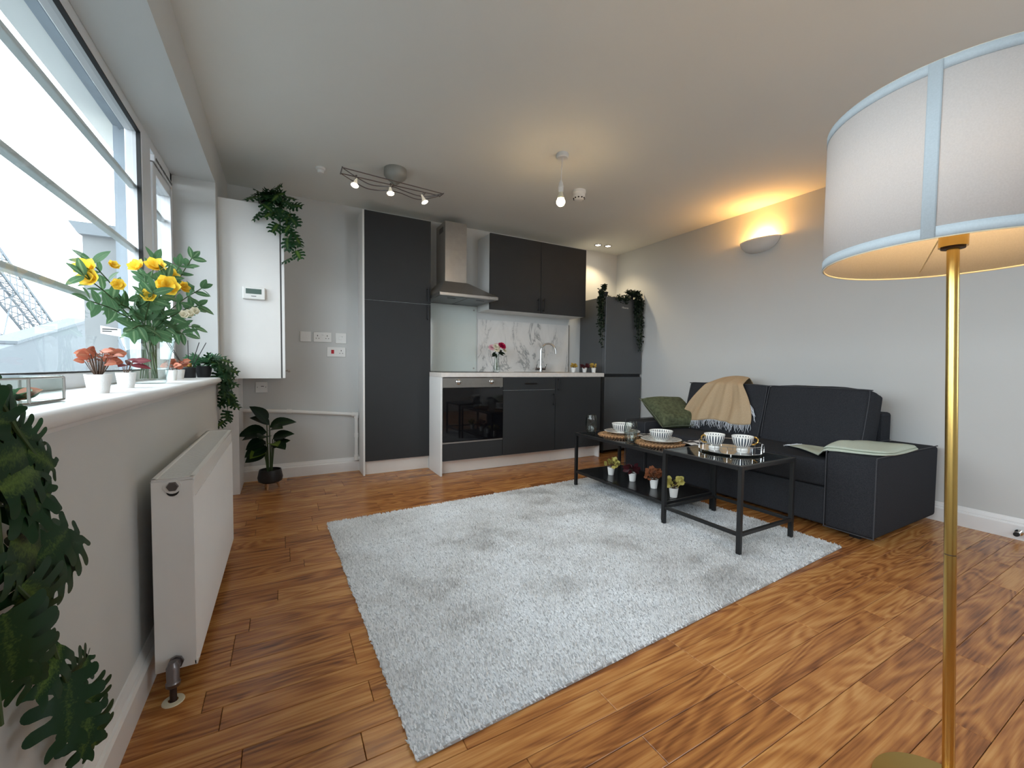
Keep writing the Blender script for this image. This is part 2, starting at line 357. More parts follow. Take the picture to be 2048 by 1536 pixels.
    def build(s, name, m, parent=None, local=False, smooth=False, bev=0, sub=0, solid=0, angle=35, kind=None, label=None):
        off = Vector((0, 0, 0)) if (parent is None or local) else wl(parent)
        me = bpy.data.meshes.new(name)
        me.from_pydata([(x-off.x, y-off.y, z-off.z) for x, y, z in s.v], [], s.f)
        if s.c is not None:
            at = me.attributes.new('rib', 'FLOAT', 'POINT'); at.data.foreach_set('value', s.c)
        me.materials.append(m); me.validate(); me.update()
        bm = bmesh.new(); bm.from_mesh(me); bmesh.ops.remove_doubles(bm, verts=bm.verts, dist=1e-6); bmesh.ops.recalc_face_normals(bm, faces=bm.faces); bm.to_mesh(me); bm.free()
        if smooth:
            me.polygons.foreach_set('use_smooth', [True]*len(me.polygons)); 
            try: me.set_sharp_from_angle(angle=math.radians(angle))
            except Exception: pass
        o = bpy.data.objects.new(name, me); COL.objects.link(o); o.parent = parent
        if solid: md = o.modifiers.new('solid', 'SOLIDIFY'); md.thickness = solid; md.offset = 0
        if bev: md = o.modifiers.new('bevel', 'BEVEL'); md.width = bev; md.segments = 2; md.limit_method = 'ANGLE'
        if sub: md = o.modifiers.new('sub', 'SUBSURF'); md.levels = sub; md.render_levels = sub
        if kind: o['kind'] = kind
        if label: o['label'] = label
        return o
def bx(name, d, m, parent=None, bev=0, **k): return MB().box(*d).build(name, m, parent, bev=bev, **k)
def struct(o): o['kind'] = 'structure'; return o
def copy_tree(o, parent=None):
    c = o.copy(); COL.objects.link(c); c.parent = parent
    for ch in list(o.children): copy_tree(ch, c)
    return c
def catmull(pts, n=6):
    P = [Vector(p) for p in pts]; P = [2*P[0]-P[1]]+P+[2*P[-1]-P[-2]]; out = []
    for i in range(1, len(P)-2):
        for k in range(n):
            t = k/n; a, b, c, d = P[i-1:i+3]
            out.append(.5*((2*b)+(c-a)*t+(2*a-5*b+4*c-d)*t*t+(3*b-a-3*c+d)*t**3))
    out.append(P[-2]); return out

# ---------------------------------------------------------------- room shell
XL, XR, YB, YR, ZC = -.378, 3.745, 4.06, -1.6, 2.41
ZS, ZH = .887, 2.157
MB().box(-1.0, 4.0, YR-.2, 4.3, -.15, -.006)
fl = struct(MB().box(-1.0, 4.0, YR-.2, 4.3, -.15, -.0045).build('floor', M['dark']))
# laminate strips: 0.18 m boards printed as two strips, each strip its own piece
row, y = 0, 1.39+.18*15
cells = {}
def plank_mesh(L, Wd):
    key = round(L, 2)
    if key not in cells:
        g = .0007
        mb = MB(); b = .0012
        x0, x1, y0, y1 = g, key-g, g, Wd-g
        v = [(x0, y0, -.006), (x1, y0, -.006), (x1, y1, -.006), (x0, y1, -.006), (x0, y0, -b), (x1, y0, -b), (x1, y1, -b), (x0, y1, -b), (x0+b, y0+b, 0), (x1-b, y0+b, 0), (x1-b, y1-b, 0), (x0+b, y1-b, 0)]
        mb.v = v; mb.f = [(8, 9, 10, 11)]+[(i, (i+1) % 4, 4+(i+1) % 4, 4+i) for i in range(4)]+[(4+i, 4+(i+1) % 4, 8+(i+1) % 4, 8+i) for i in range(4)]
        me = bpy.data.meshes.new('plank'); me.from_pydata(mb.v, [], mb.f); me.materials.append(M['floor']); cells[key] = me
    return cells[key]
joints = {0: .02, 1: -.11, 2: .795, 3: 1.04, 4: 1.467, 5: 1.71}
prng = random.Random(11)
k = 0; yy = 4.09
while yy > -.05:
    y0 = yy-.09
    pair = k//2
    base = [.02, .795, .42, 1.467, 1.04, .2, 1.774, .6, 1.2][pair % 9]
    offs = .0 if k % 2 == 0 else .42
    # full board joints every 1.2 m, strip joints staggered
    xs = [round(XL-.02, 2)]
    x = base - 2.4
    ev = []
    while x < XR+1.3:
        ev.append(x); ev.append(x+(.46 if k % 2 == 0 else .80)+prng.uniform(-.06, .06)); x += 1.2
    ev = sorted(round(e, 2) for e in ev if XL+.08 < e < XR-.08)
    xs += ev + [round(XR+.02, 2)]
    for a, b in zip(xs[:-1], xs[1:]):
        L = round(b-a, 2)
        o = bpy.data.objects.new('plank', plank_mesh(L, .09)); COL.objects.link(o); o.parent = fl; o.location = (a, y0, 0)
    yy -= .09; k += 1
bx('plank_field', (XL-.02, XR+.02, YR-.1, yy, -.006, 0), M['floor'], fl, kind='stuff')

struct(bx('ceiling', (-1.0, 4.0, YR-.2, 4.3, ZC, ZC+.12), M['ceil']))
struct(bx('wall_back', (-.8, 4.0, YB, YB+.15, -.1, ZC+.05), M['wall']))
struct(bx('wall_right', (XR, XR+.15, YR-.2, YB+.1, -.1, ZC+.05), M['wall']))
struct(MB().box(-1.0, 2.24, YR-.15, YR, -.1, ZC+.05).box(3.2, 4.0, YR-.15, YR, -.1, ZC+.05).box(2.24, 3.2, YR-.15, YR, -.1, .85).box(2.24, 3.2, YR-.15, YR, 2.15, ZC+.05).build('wall_rear', M['wall']))
XO = -.86           # outer face of the window wall
WY0, WY1 = -1.3, 3.37
wlb = MB().box(XO, XL, YR-.1, YB+.05, -.1, ZS-.02).box(-.668, XL, YR-.1, YB+.05, ZH, ZC+.05).box(XO, -.668, YR-.1, YB+.05, 2.395, ZC+.05).box(XO, -.668, YR-.1, WY0, ZH, 2.395).box(XO, -.668, WY1, YB+.05, ZH, 2.395)
wlb.box(XO, XL, WY1, YB+.05, ZS-.02, ZH).box(XO, XL, YR-.1, WY0, ZS-.02, ZH)
struct(wlb.build('wall_left', M['wall']))
# window board with a rounded nose
nose = [(-.62, ZS-.022), (-.345, ZS-.022)]+[(-.345+.011*math.cos(a)+.0, ZS-.011+.011*math.sin(a)) for a in np.linspace(-PI/2, PI/2, 7)]+[(-.62, ZS)]
nose = [(p, q) for p, q in nose]
struct(MB().prism([(-.62, ZS-.034)]+[(-.362+.017*math.cos(a), ZS-.017+.017*math.sin(a)) for a in np.linspace(-PI/2, PI/2, 8)]+[(-.62, ZS)], WY0, 3.372).build('trim_1', M['white'], smooth=True))
tag(bpy.data.objects['trim_1'], 'white painted window board with rounded front edge under the window')
struct(MB().prism([(XL-.01, ZS-.048), (-.374, ZS-.046), (-.366, ZS-.034), (XL-.01, ZS-.034)], WY0, 3.372).build('trim_2', M['white']))
# boxing under the boiler cupboard
struct(bx('trim_3', (XL-.01, -.293, 3.67, YB, -.01, .872), M['white'], bev=.002))
# skirting boards: ogee profile (offset from wall, height)
SK = [(0, -.01), (.022, -.01), (.022, .082), (.018, .09), (.013, .092), (.013, .098), (.009, .108), (.006, .118), (.0, .122)]
struct(MB().prism([(XL-.004+p*1.2, q) for p, q in SK], YR, 3.67).build('baseboard_left', M['white']))
struct(MB().prism([(XR-p, q) for p, q in SK], YR, YB).build('baseboard_right', M['white']))
struct(MB().prism([(YB-p*1.3, q) for p, q in SK], -.295, .612, 'x').build('baseboard_back', M['white']))

# ---------------------------------------------------------------- window
win = bpy.data.objects.new('window_1', None); COL.objects.link(win); win.location = (-.64, .95, ZS); win['kind'] = 'structure'
XF0, XF1 = -.665, -.603
f = MB().box(XF0, XF1, WY0, WY1, ZH-.05, ZH).box(XF0, XF1, WY0, WY1, ZS-.001, ZS+.05)
f.box(XF0, XF1, WY1-.045, WY1, ZS, ZH).box(XF0, XF1, WY0, WY0+.05, ZS, ZH).build('window_frame', M['upvc'], win, bev=.004)
bx('mullion', (XF0, XF1+.004, 2.72, 2.87, ZS+.04, ZH-.04), M['upvc'], win, bev=.005)
bx('mullion', (XF0, XF1+.004, .20, .34, ZS+.04, ZH-.04), M['upvc'], win, bev=.005)
bx('gasket', (-.620, -.604, 2.714, 2.721, ZS+.05, ZH-.05), M['rubber'], win)
bx('gasket', (-.620, -.604, .34, 2.72, ZH-.056, ZH-.0495), M['rubber'], win)
bx('gasket', (-.620, -.604, .34, 2.72, ZS+.0495, ZS+.055), M['rubber'], win)
for zz in (1.22, 1.53, 1.84):
    bx('glazing_bar', (-.655, -.625, .34, 2.72, zz-.010, zz+.010), M['bar'], win, bev=.004)
    bx('glazing_bar', (-.655, -.625, WY0+.05, .2, zz-.010, zz+.010), M['bar'], win, bev=.004)
MB().quad((-.619, .34, ZS+.05), (-.619, 2.72, ZS+.05), (-.619, 2.72, ZH-.05), (-.619, .34, ZH-.05)).build('pane', M['winglass'], win)
MB().quad((-.619, WY0+.05, ZS+.05), (-.619, .2, ZS+.05), (-.619, .2, ZH-.05), (-.619, WY0+.05, ZH-.05)).build('pane', M['winglass'], win)
# opening sash at the far end, with a trickle vent above
sf = MB()
ya, yb, za, zb = 2.885, 3.318, ZS+.06, ZH-.12
sf.box(-.66, -.592, ya, ya+.05, za, zb).box(-.66, -.592, yb-.05, yb, za, zb).box(-.66, -.592, ya+.05, yb-.05, zb-.05, zb).box(-.66, -.592, ya+.05, yb-.05, za, za+.05)
sf.build('sash', M['upvc'], win, bev=.004)
MB().quad((-.615, ya+.05, za+.05), (-.615, yb-.05, za+.05), (-.615, yb-.05, zb-.05), (-.615, ya+.05, zb-.05)).build('pane', M['winglass'], win)
bx('gasket', (-.65, -.606, yb, yb+.006, za, zb), M['rubber'], win)
bx('gasket', (-.65, -.606, ya, yb, zb, zb+.007), M['rubber'], win)
for zz in (1.22, 1.53, 1.84): bx('glazing_bar', (-.651, -.621, ya+.05, yb-.05, zz-.010, zz+.010), M['bar'], win, bev=.003)
tv = bx('trickle_vent', (-.63, -.588, ya+.02, yb-.02, ZH-.108, ZH-.072), M['upvc'], win, bev=.003)
for i in range(5): bx('slot', (-.59, -.586, ya+.04+i*.075, ya+.10+i*.075, ZH-.097, ZH-.084), M['slotdark'], tv)
bx('sash_handle', (-.594, -.57, ya+.012, ya+.03, 1.42, 1.56), M['upvc'], win, bev=.004)
w2 = bpy.data.objects.new('window_added_fill', None); COL.objects.link(w2); w2.location = (1.75, YR-.1, .85); w2['kind'] = 'structure'  # window added behind the camera, out of view, to give fill light
MB().box(2.24, 3.2, YR-.12, YR-.06, .85, .91).box(2.24, 3.2, YR-.12, YR-.06, 2.09, 2.15).box(2.24, 2.30, YR-.12, YR-.06, .91, 2.09).box(3.14, 3.2, YR-.12, YR-.06, .91, 2.09).build('window_frame', M['upvc'], w2, bev=.004)
MB().quad((2.30, YR-.09, .91), (3.14, YR-.09, .91), (3.14, YR-.09, 2.09), (2.30, YR-.09, 2.09)).build('pane', M['winglass'], w2)
# outer reveal
MB().box(XO-.01, -.668, 3.352, 3.369, .84, 2.394).box(XO+.03, XO+.05, 3.335, 3.352, .84, 2.39).box(-.75, -.735, 3.338, 3.352, .84, 2.39).box(XO-.01, -.668, WY0, 3.352, 2.378, 2.394).box(XO+.02, XO+.045, WY0, 3.352, 2.36, 2.378).build('outer_reveal', M['outframe'], win)
MB().box(-.672, -.665, WY0, 3.352, ZH, 2.378).build('outer_head', M['outframe'], win)
MB().box(-.93, -.66, WY0, 3.36, .84, ZS-.0).build('outer_sill', M['render_wall'], win)

# ---------------------------------------------------------------- outside the window
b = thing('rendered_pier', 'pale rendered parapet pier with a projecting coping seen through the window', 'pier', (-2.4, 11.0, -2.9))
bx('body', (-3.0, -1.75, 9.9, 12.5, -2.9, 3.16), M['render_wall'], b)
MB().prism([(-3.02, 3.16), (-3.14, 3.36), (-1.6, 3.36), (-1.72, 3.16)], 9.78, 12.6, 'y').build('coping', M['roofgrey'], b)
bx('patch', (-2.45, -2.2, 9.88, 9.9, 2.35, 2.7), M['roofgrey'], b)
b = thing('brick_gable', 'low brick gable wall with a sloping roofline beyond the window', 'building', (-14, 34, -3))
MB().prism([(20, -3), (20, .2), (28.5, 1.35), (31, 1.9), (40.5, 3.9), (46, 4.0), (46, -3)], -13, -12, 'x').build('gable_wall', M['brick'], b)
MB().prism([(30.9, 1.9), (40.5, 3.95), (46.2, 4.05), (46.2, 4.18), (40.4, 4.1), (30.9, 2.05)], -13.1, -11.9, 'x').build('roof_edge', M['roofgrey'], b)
b = thing('steel_lattice_tower', 'hazy steel lattice mast leaning across the sky outside the window', 'tower', (-20, 54, 0))
p0, p1 = Vector((-20, 42, 12.6)), Vector((-20, 58.4, 2.5))
ax = (p1-p0).normalized(); nrm = Vector((0, -ax.z, ax.y)); side = Vector((1, 0, 0))
cs = [(a*.75*side + c*.75*nrm) for a in (-1, 1) for c in (-1, 1)]
for c in cs: MB().tube([p0+c, p1+c], .11, 5).build('chord', M['steelwork'], b)
mb = MB(); N = 17
for i in range(N):
    for (q, w) in ((0, 1), (2, 3), (0, 2), (1, 3)):
        mb.tube([p0+(p1-p0)*i/N+cs[q], p0+(p1-p0)*(i+1)/N+cs[w]], .05, 4); mb.tube([p0+(p1-p0)*i/N+cs[w], p0+(p1-p0)*(i+1)/N+cs[q]], .045, 4)
mb.build('bracing', M['steelwork'], b)
mb = MB()
for q in ((46.5, 1.0), (50.2, 1.0)): mb.tube([(-20.5, q[0], q[1]), (-20.5, q[0]+2.6, 7.0)], .06, 4)
for z0, z1, y0, y1 in ((5.2, 2.6, 46, 53), (2.7, 5.0, 45, 51), (9.5, 3.4, 46, 64), (7.6, 3.2, 50, 66)): mb.tube([(-20.6, y0, z0), (-20.6, y1, z1)], .045, 4)
mb.build('stay_cable', M['steelwork'], b)
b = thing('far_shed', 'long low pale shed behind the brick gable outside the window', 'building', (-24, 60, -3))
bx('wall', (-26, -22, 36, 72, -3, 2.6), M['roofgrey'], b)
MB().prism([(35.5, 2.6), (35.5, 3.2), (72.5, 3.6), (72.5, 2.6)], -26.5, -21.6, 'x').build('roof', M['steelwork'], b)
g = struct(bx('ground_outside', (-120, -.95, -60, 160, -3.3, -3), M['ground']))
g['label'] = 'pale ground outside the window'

# ---------------------------------------------------------------- leaves
def make_leaf_data(name, V, F, C, m):
    me = bpy.data.meshes.new(name); me.from_pydata(V, [], F); at = me.attributes.new('rib', 'FLOAT', 'POINT'); at.data.foreach_set('value', C)
    me.materials.append(m); me.polygons.foreach_set('use_smooth', [True]*len(me.polygons)); me.update(); return me
def monstera():
    V, F, C = [], [], []
    def add(y, r, w, s, wmax):
        x = s*r*w; yy = y + r*(-.20+.62*y)*.75
        V.append((x, yy, -.16*r*r*w*2-.20*(y-.4)**2+.06*r)); C.append(.12+.75*r if r < .95 else .35); return len(V)-1
    W = lambda u: .60*max(.05, math.sin(PI*min(1, (u*.84+.15)))**.7)
    n = 4
    for s in (-1, 1):
        for k in range(n):
            a, bb = k/n, (k+1)/n; g = 1/n
            wm = W((a+bb)/2)*random.choice((1, .94, 1.03))
            r0 = [add(u, 0, 0, s, 1) for u in (a, bb)]; r1 = [add(u, .27, W(u), s, 1) for u in (a, bb)]
            r2 = [add(a+g*.20, .55, wm, s, 1), add(bb-g*.20, .55, wm, s, 1)]
            r3 = [add(a+g*.12, .85, wm, s, 1), add(bb-g*.14, .85, wm, s, 1)]
            r4 = [add(a+g*.40, 1.0, wm, s, 1), add(bb-g*.34, .99, wm, s, 1)]
            for p, q in ((r0, r1), (r1, r2), (r2, r3), (r3, r4)):
                f = (p[0], p[1], q[1], q[0]); F.append(f if s < 0 else f[::-1])
    return V, F, C
def oval(wd=.34, fold=.12, droop=.18, nseg=6, tip=1.0):
    V, F, C = [], [], []
    for i in range(nseg+1):
        u = i/nseg; w = wd*math.sin(PI*u**.85)**.8 if 0 < u < 1 else 0
        z = -droop*u*u
        V += [(-w, u, z+fold*w*1.2), (0, u, z), (w, u, z+fold*w*1.2)]; C += [.85, .1, .85]
    for i in range(nseg):
        a = i*3; F += [(a, a+1, a+4, a+3), (a+1, a+2, a+5, a+4)]
    return V, F, C
LV = {}
def leafmesh(kind, m):
    k = (kind, m.name)
    if k not in LV:
        V, F, C = {'monstera': monstera, 'oval': lambda: oval(.205), 'round': lambda: oval(.46, .2, .25), 'broad': lambda: oval(.40, .22, .35, 8), 'thin': lambda: oval(.15, .1, .2), 'tiny': lambda: oval(.25, .2, .1, 2)}[kind]()
        LV[k] = make_leaf_data('leaf', V, F, C, m)
    return LV[k]
def smooth_leaf(kind, m, levels=1):
    base = leafmesh(kind, m); o = bpy.data.objects.new('leaf', base); COL.objects.link(o)
    bm = bmesh.new(); bm.from_mesh(base); bmesh.ops.remove_doubles(bm, verts=bm.verts, dist=1e-5); tmp = base.copy(); bm.to_mesh(tmp); bm.free(); o.data = tmp
    md = o.modifiers.new('s', 'SUBSURF'); md.levels = levels; bpy.context.view_layer.update()
    me = bpy.data.meshes.new_from_object(o.evaluated_get(bpy.context.evaluated_depsgraph_get())); bpy.data.objects.remove(o)
    me.polygons.foreach_set('use_smooth', [True]*len(me.polygons)); LV[(kind+'_smooth', m.name)] = me
def leaf_matrix(pos, d, nrm, s):
    d = Vector(d).normalized(); n = Vector(nrm); n = (n-n.dot(d)*d)
    n = n.normalized() if n.length > 1e-4 else frame(d)[0]
    x = d.cross(n); R = Matrix((x, d, n)).transposed().to_4x4()
    return Matrix.Translation(pos) @ R @ Matrix.Diagonal((s, s, s, 1))
def put_leaf(kind, m, parent, pos, d, nrm, s, name='leaf', local=False):
    o = bpy.data.objects.new(name, leafmesh(kind, m)); COL.objects.link(o); o.parent = parent
    off = Vector((0, 0, 0)) if local else wl(parent)
    o.matrix_local = leaf_matrix(Vector(pos)-off, d, nrm, s); return o
def joined_leaves(kind, m, parent, items, name='foliage', local=False, stuff=True):
    V, F, C = {'monstera': monstera, 'oval': lambda: oval(.3), 'round': lambda: oval(.50, .15, -.35, 6), 'broad': lambda: oval(.33, .25, .35, 8), 'thin': lambda: oval(.17, .1, .2, 4), 'tiny': lambda: oval(.28, .2, .1, 2)}[kind]()
    A = np.array([(*v, 1) for v in V]); off = Vector((0, 0, 0)) if local else wl(parent)
    VV, FF, CC = [], [], []
    for (pos, d, n, s) in items:
        mt = np.array(leaf_matrix(Vector(pos)-off, d, n, s)); q = (A @ mt.T)[:, :3]; k = len(VV)
        VV += [tuple(x) for x in q]; FF += [tuple(k+i for i in f) for f in F]; j = random.uniform(-.12, .12); CC += [c+j for c in C]
    me = make_leaf_data(name, VV, FF, CC, m); o = bpy.data.objects.new(name, me); COL.objects.link(o); o.parent = parent
    if stuff: o['kind'] = 'stuff'
    return o
def rv(s=1): return Vector((random.uniform(-s, s), random.uniform(-s, s), random.uniform(-s, s)))
def vine(parent, pts, m_leaf, size, step, out, kind='monstera', r=.0022, spread=.6, m_stem=None, jitter=.35, petiole=.5):
    C = catmull(pts, 8); MB().tube(C, r, 5).build('stem', m_stem or M['stem'], parent, smooth=True)
    dist = 0; nxt = step*.4; k = 0
    for a, b in zip(C[:-1], C[1:]):
        L = (b-a).length
        while dist+L > nxt:
            t = (nxt-dist)/L; p = a.lerp(b, t); tan = (b-a).normalized()
            sd = tan.cross(Vector(out)).normalized()*(1 if k % 2 else -1)
            d = (sd*spread + tan*.55 + Vector(out)*.35 + rv(jitter)).normalized(); s = size*random.uniform(.75, 1.15)
            base = p+d*s*petiole*.5
            if petiole > .2: MB().tube([p, base], r*.7, 4, cap=False).build('petiole', m_stem or M['stem'], parent)
            put_leaf(kind, m_leaf, parent, base, d+Vector((0, 0, -.35)), Vector(out)*1.0+Vector((0, 0, .5))+rv(.45), s)
            nxt += step*random.uniform(.8, 1.2); k += 1
        dist += L
def potmesh(parent, c, r_top, r_bot, h, m, rim=.003, soil=True, wall=.004, seg=32, name='pot'):
    x, y, z = c
    prof = [(0.001, 0), (r_bot, 0), (r_top, h-.0), (r_top+rim, h), (r_top-wall, h), (r_top-wall-.001, h*.86), (.001, h*.86)]
    o = MB().lathe(prof, seg, c).build(name, m, parent, smooth=True)
    if soil: MB().lathe([(.001, h*.885), (r_top-wall-.002, h*.865)], 20, c).build('soil', M['soil'], parent)
    return o

# ---------------------------------------------------------------- boiler cupboard and its plant, thermostat, sockets, pipe
b = thing('boiler_cupboard', 'tall white wall-hung boiler cupboard in the corner beside the window', 'cupboard', (-.19, 3.76, .872))
bx('side_panel', (XL+.001, -.014, 3.46, 3.478, .872, 2.10), M['melamine'], b, bev=.001)
bx('carcass', (XL+.001, -.014, 3.479, YB-.001, .874, 2.098), M['melamine'], b)
d = bx('door', (-.004, .014, 3.462, YB-.004, .874, 2.098), M['melamine'], b, bev=.001)
MB().box(-.014, -.004, 3.464, YB-.01, .876, 2.096).build('shadow_gap', M['slotdark'], b)
MB().tube([(.012, 3.51, .927), (.028, 3.51, .927), (.030, 3.51, .927), (.045, 3.51, .927)], [.005, .005, .011, .009], 12).build('knob', M['steel'], d)
b = thing('thermostat', 'white room thermostat with grey display on the boiler cupboard side', 'thermostat', (-.174, 3.45, 1.425))
bx('case', (-.242, -.106, 3.43, 3.46, 1.427, 1.512), M['plastic'], b, bev=.006)
bx('display', (-.222, -.128, 3.4285, 3.431, 1.463, 1.498), M['lcd'], b)
bx('button', (-.19, -.16, 3.428, 3.431, 1.445, 1.449), M['slotdark'], b)

def wallplate(name, label, cat, x0, x1, z0, z1, parts, grp=None):
    b = thing(name, label, cat, ((x0+x1)/2, YB, (z0+z1)/2), 0, grp)
    bx('faceplate', (x0, x1, YB-.012, YB, z0, z1), M['plastic'], b, bev=.002)
    for (nm, a0, a1, c0, c1, m) in parts:
        bx(nm, (x0+a0*(x1-x0), x0+a1*(x1-x0), YB-.016 if m != 'slotdark' else YB-.0135, YB-.011, z0+c0*(z1-z0), z0+c1*(z1-z0)), M[m], b, bev=.0008 if m != 'slotdark' else 0)
    return b
wallplate('fused_switch', 'white single fused switch plate left of the double socket', 'switch', .131, .216, 1.176, 1.264, [('fuse_cover', .25, .45, .35, .6, 'plastic'), ('rocker', .55, .75, .3, .66, 'plastic'), ('slot', .56, .74, .62, .66, 'slotdark')])
def holes(cx): return [('slot', cx-.02, cx+.02, .58, .72, 'slotdark'), ('slot', cx-.10, cx-.05, .34, .40, 'slotdark'), ('slot', cx+.05, cx+.10, .34, .40, 'slotdark')]
wallplate('double_socket', 'white double wall socket between two switch plates', 'socket', .236, .381, 1.176, 1.262, holes(.22)+holes(.76)+[('rocker', .42, .50, .70, .88, 'plastic'), ('rocker', .51, .59, .70, .88, 'plastic')])
wallplate('blank_switch', 'white switch plate right of the double socket nearest the tall cabinet', 'switch', .415, .505, 1.170, 1.262, [('rocker', .3, .62, .35, .65, 'plastic'), ('slot', .5, .66, .62, .66, 'slotdark')])
wallplate('cooker_switch', 'white cooker switch with a red rocker and one socket', 'switch', .344, .498, 1.048, 1.134, [('rocker', .22, .37, .32, .72, 'red'), ('rocker', .52, .6, .72, .86, 'plastic')]+holes(.76))
wallplate('spur_outlet', 'white fused outlet plate under the boiler cupboard', 'switch', -.203, -.118, .738, .826, [('screw', .12, .17, .47, .55, 'slotdark'), ('screw', .83, .88, .47, .55, 'slotdark'), ('slot', .45, .7, .56, .62, 'slotdark'), ('fuse_cover', .35, .65, .38, .54, 'plastic')])
b = thing('waste_pipe', 'white plastic waste pipe clipped along the wall under the sockets', 'pipe', (.15, 4.02, .11))
py = 4.028
MB().tube([(-.293, py, .595), (.04, py, .573), (.575, py, .524)], .0155, 12).build('pipe_run', M['plastic'], b, smooth=True)
MB().tube([(.585, py, .53), (.585, py, .13)], .0155, 12).build('pipe_drop', M['plastic'], b, smooth=True)
MB().tube([(.585, py, .119), (.61, py, .119)], .0155, 12).build('pipe_run', M['plastic'], b, smooth=True)
for p, q in (((.02, py, .5745), (.06, py, .571)), ((.545, py, .526), (.602, py, .522)), ((.585, py, .542), (.585, py, .49)), ((.585, py, .35), (.585, py, .31)), ((.585, py, .15), (.585, py, .10))):
    MB().tube([p, q], .0205, 12).build('fitting', M['plastic'], b, smooth=True)

b = thing('trailing_plant', 'trailing swiss cheese plant spilling over the top corner of the boiler cupboard', 'plant', (-.10, 3.56, 2.10))
potmesh(b, (-.10, 3.58, 2.10), .05, .038, .07, M['potblack'])
for pts, st, sz in (([(-.10, 3.56, 2.17), (-.03, 3.44, 2.20), (.03, 3.40, 2.08), (.07, 3.42, 1.92), (.085, 3.42, 1.78), (.065, 3.42, 1.73)], .055, .075),
                ([(-.10, 3.56, 2.17), (-.06, 3.45, 2.15), (-.03, 3.42, 2.04), (.0, 3.42, 1.95), (.045, 3.42, 1.88), (.08, 3.42, 1.83)], .045, .08),
                ([(-.10, 3.56, 2.17), (.0, 3.50, 2.19), (.05, 3.46, 2.10), (.07, 3.45, 2.0)], .045, .08),
                ([(-.10, 3.56, 2.17), (-.13, 3.44, 2.16), (-.13, 3.42, 2.10), (-.11, 3.42, 2.03)], .045, .085)):
    vine(b, pts, M['leaf'], sz, st, (-.2, -1, .25))
for i in range(14):
    a = random.uniform(0, 2*PI); d = Vector((math.cos(a), math.sin(a)*.8-.3, random.uniform(-.3, .35)))
    put_leaf('monstera', M['leaf'], b, Vector((-.08, 3.5, 2.165))+d*.03, d, Vector((0, -.6, 1))+rv(.4), random.uniform(.06, .085))

b = thing('fiddle_leaf_plant', 'dark broad-leaved plant in a black pot on three wooden legs in the corner', 'plant', (-.098, 3.75, 0))
MB().lathe([(.001, .048), (.060, .048), (.083, .062), (.088, .09), (.076, .150), (.071, .150), (.069, .135), (.001, .135)], 32, (-.098, 3.75, 0)).build('pot', M['potblack'], b, smooth=True)
MB().lathe([(.001, .139), (.069, .137)], 20, (-.098, 3.75, 0)).build('soil', M['soil'], b)
for a in (-1.9, .1, 2.2):
    c, s = math.cos(a), math.sin(a); MB().tube([(-.098+.045*c, 3.75+.045*s, .055), (-.098+.062*c, 3.75+.062*s, 0)], [.012, .007], 10).build('leg', M['legwood'], b, smooth=True)
FL = [((-.02, 0, .40), (-.35, -.2, .75), .20, 0), ((.0, 0, .36), (.75, -.1, .38), .22, 0), ((-.02, -.02, .33), (-.9, -.35, .18), .22, 0), ((.0, 0, .38), (-.5, -.1, .45), .17, 0), ((.02, -.02, .27), (.8, -.2, .45), .18, 0),
      ((-.03, -.03, .26), (-.7, -.5, -.05), .17, 0), ((-.02, -.05, .22), (-.75, -.5, -.12), .19, 0), ((.02, -.02, .20), (.6, -.3, .55), .16, 0), ((.01, -.06, .24), (.25, -.75, .25), .15, 1), ((-.04, -.05, .19), (-.55, -.75, .0), .15, 1),
      ((-.02, -.05, .30), (-.2, -.9, .3), .16, 0), ((.03, -.03, .23), (.45, -.8, .1), .16, 0), ((-.05, 0, .30), (-.8, .1, .05), .17, 0), ((0, -.03, .34), (.35, -.6, .35), .17, 0), ((.03, 0, .25), (.6, .2, .5), .17, 0), ((-.03, -.04, .17), (-.85, -.35, -.15), .17, 0)]
for (p, d, s, k) in FL:
    base = Vector((-.098, 3.75, .12))+Vector(p); MB().tube(catmull([(-.098+p[0]*.4, 3.75+p[1]*.4, .13), (-.098+p[0]*.7, 3.75+p[1]*.7, .13+p[2]*.5), base], 4), .0035, 5).build('stem', M['stem'], b)
    put_leaf('broad', M['leaflime'] if k else M['leaffic'], b, base, d, (-d[0]*.4+random.uniform(-.3, .3), -.5, 1), s*.82)

# ---------------------------------------------------------------- kitchen
def bar_handle(parent, p0, p1, out, m=None):
    m = m or M['black']; a, c, o = Vector(p0), Vector(p1), Vector(out); d = (c-a)
    MB().tube([a+o, c+o], .006, 8).tube([a+d*.12, a+d*.12+o], .0045, 6).tube([a+d*.88, a+d*.88+o], .0045, 6).build('handle', m, parent, smooth=True)
b = thing('tall_cabinet', 'tall anthracite cabinet with two stacked doors and white side', 'cabinet', (.915, 3.93, 0))
bx('side_panel', (.608, .624, 3.80, YB-.001, 0, 2.315), M['melamine'], b, bev=.001)
bx('side_panel', (1.202, 1.217, 3.825, YB-.001, 0, 2.313), M['melamine'], b, bev=.001)
bx('carcass', (.624, 1.202, 3.82, YB-.001, .115, 2.313), M['melamine'], b)
bx('plinth', (.624, 1.202, 3.835, 3.85, .002, .125), M['plinth'], b)
d = bx('door', (.6245, 1.2155, 3.80, 3.819, 1.551, 2.314), M['cabinet'], b, bev=.0012); bar_handle(d, (1.185, 3.80, 1.572), (1.185, 3.80, 1.70), (0, -.028, 0))
d = bx('door', (.6245, 1.2155, 3.80, 3.819, .125, 1.546), M['cabinet'], b, bev=.0012); bar_handle(d, (1.185, 3.80, 1.395), (1.185, 3.80, 1.53), (0, -.028, 0))

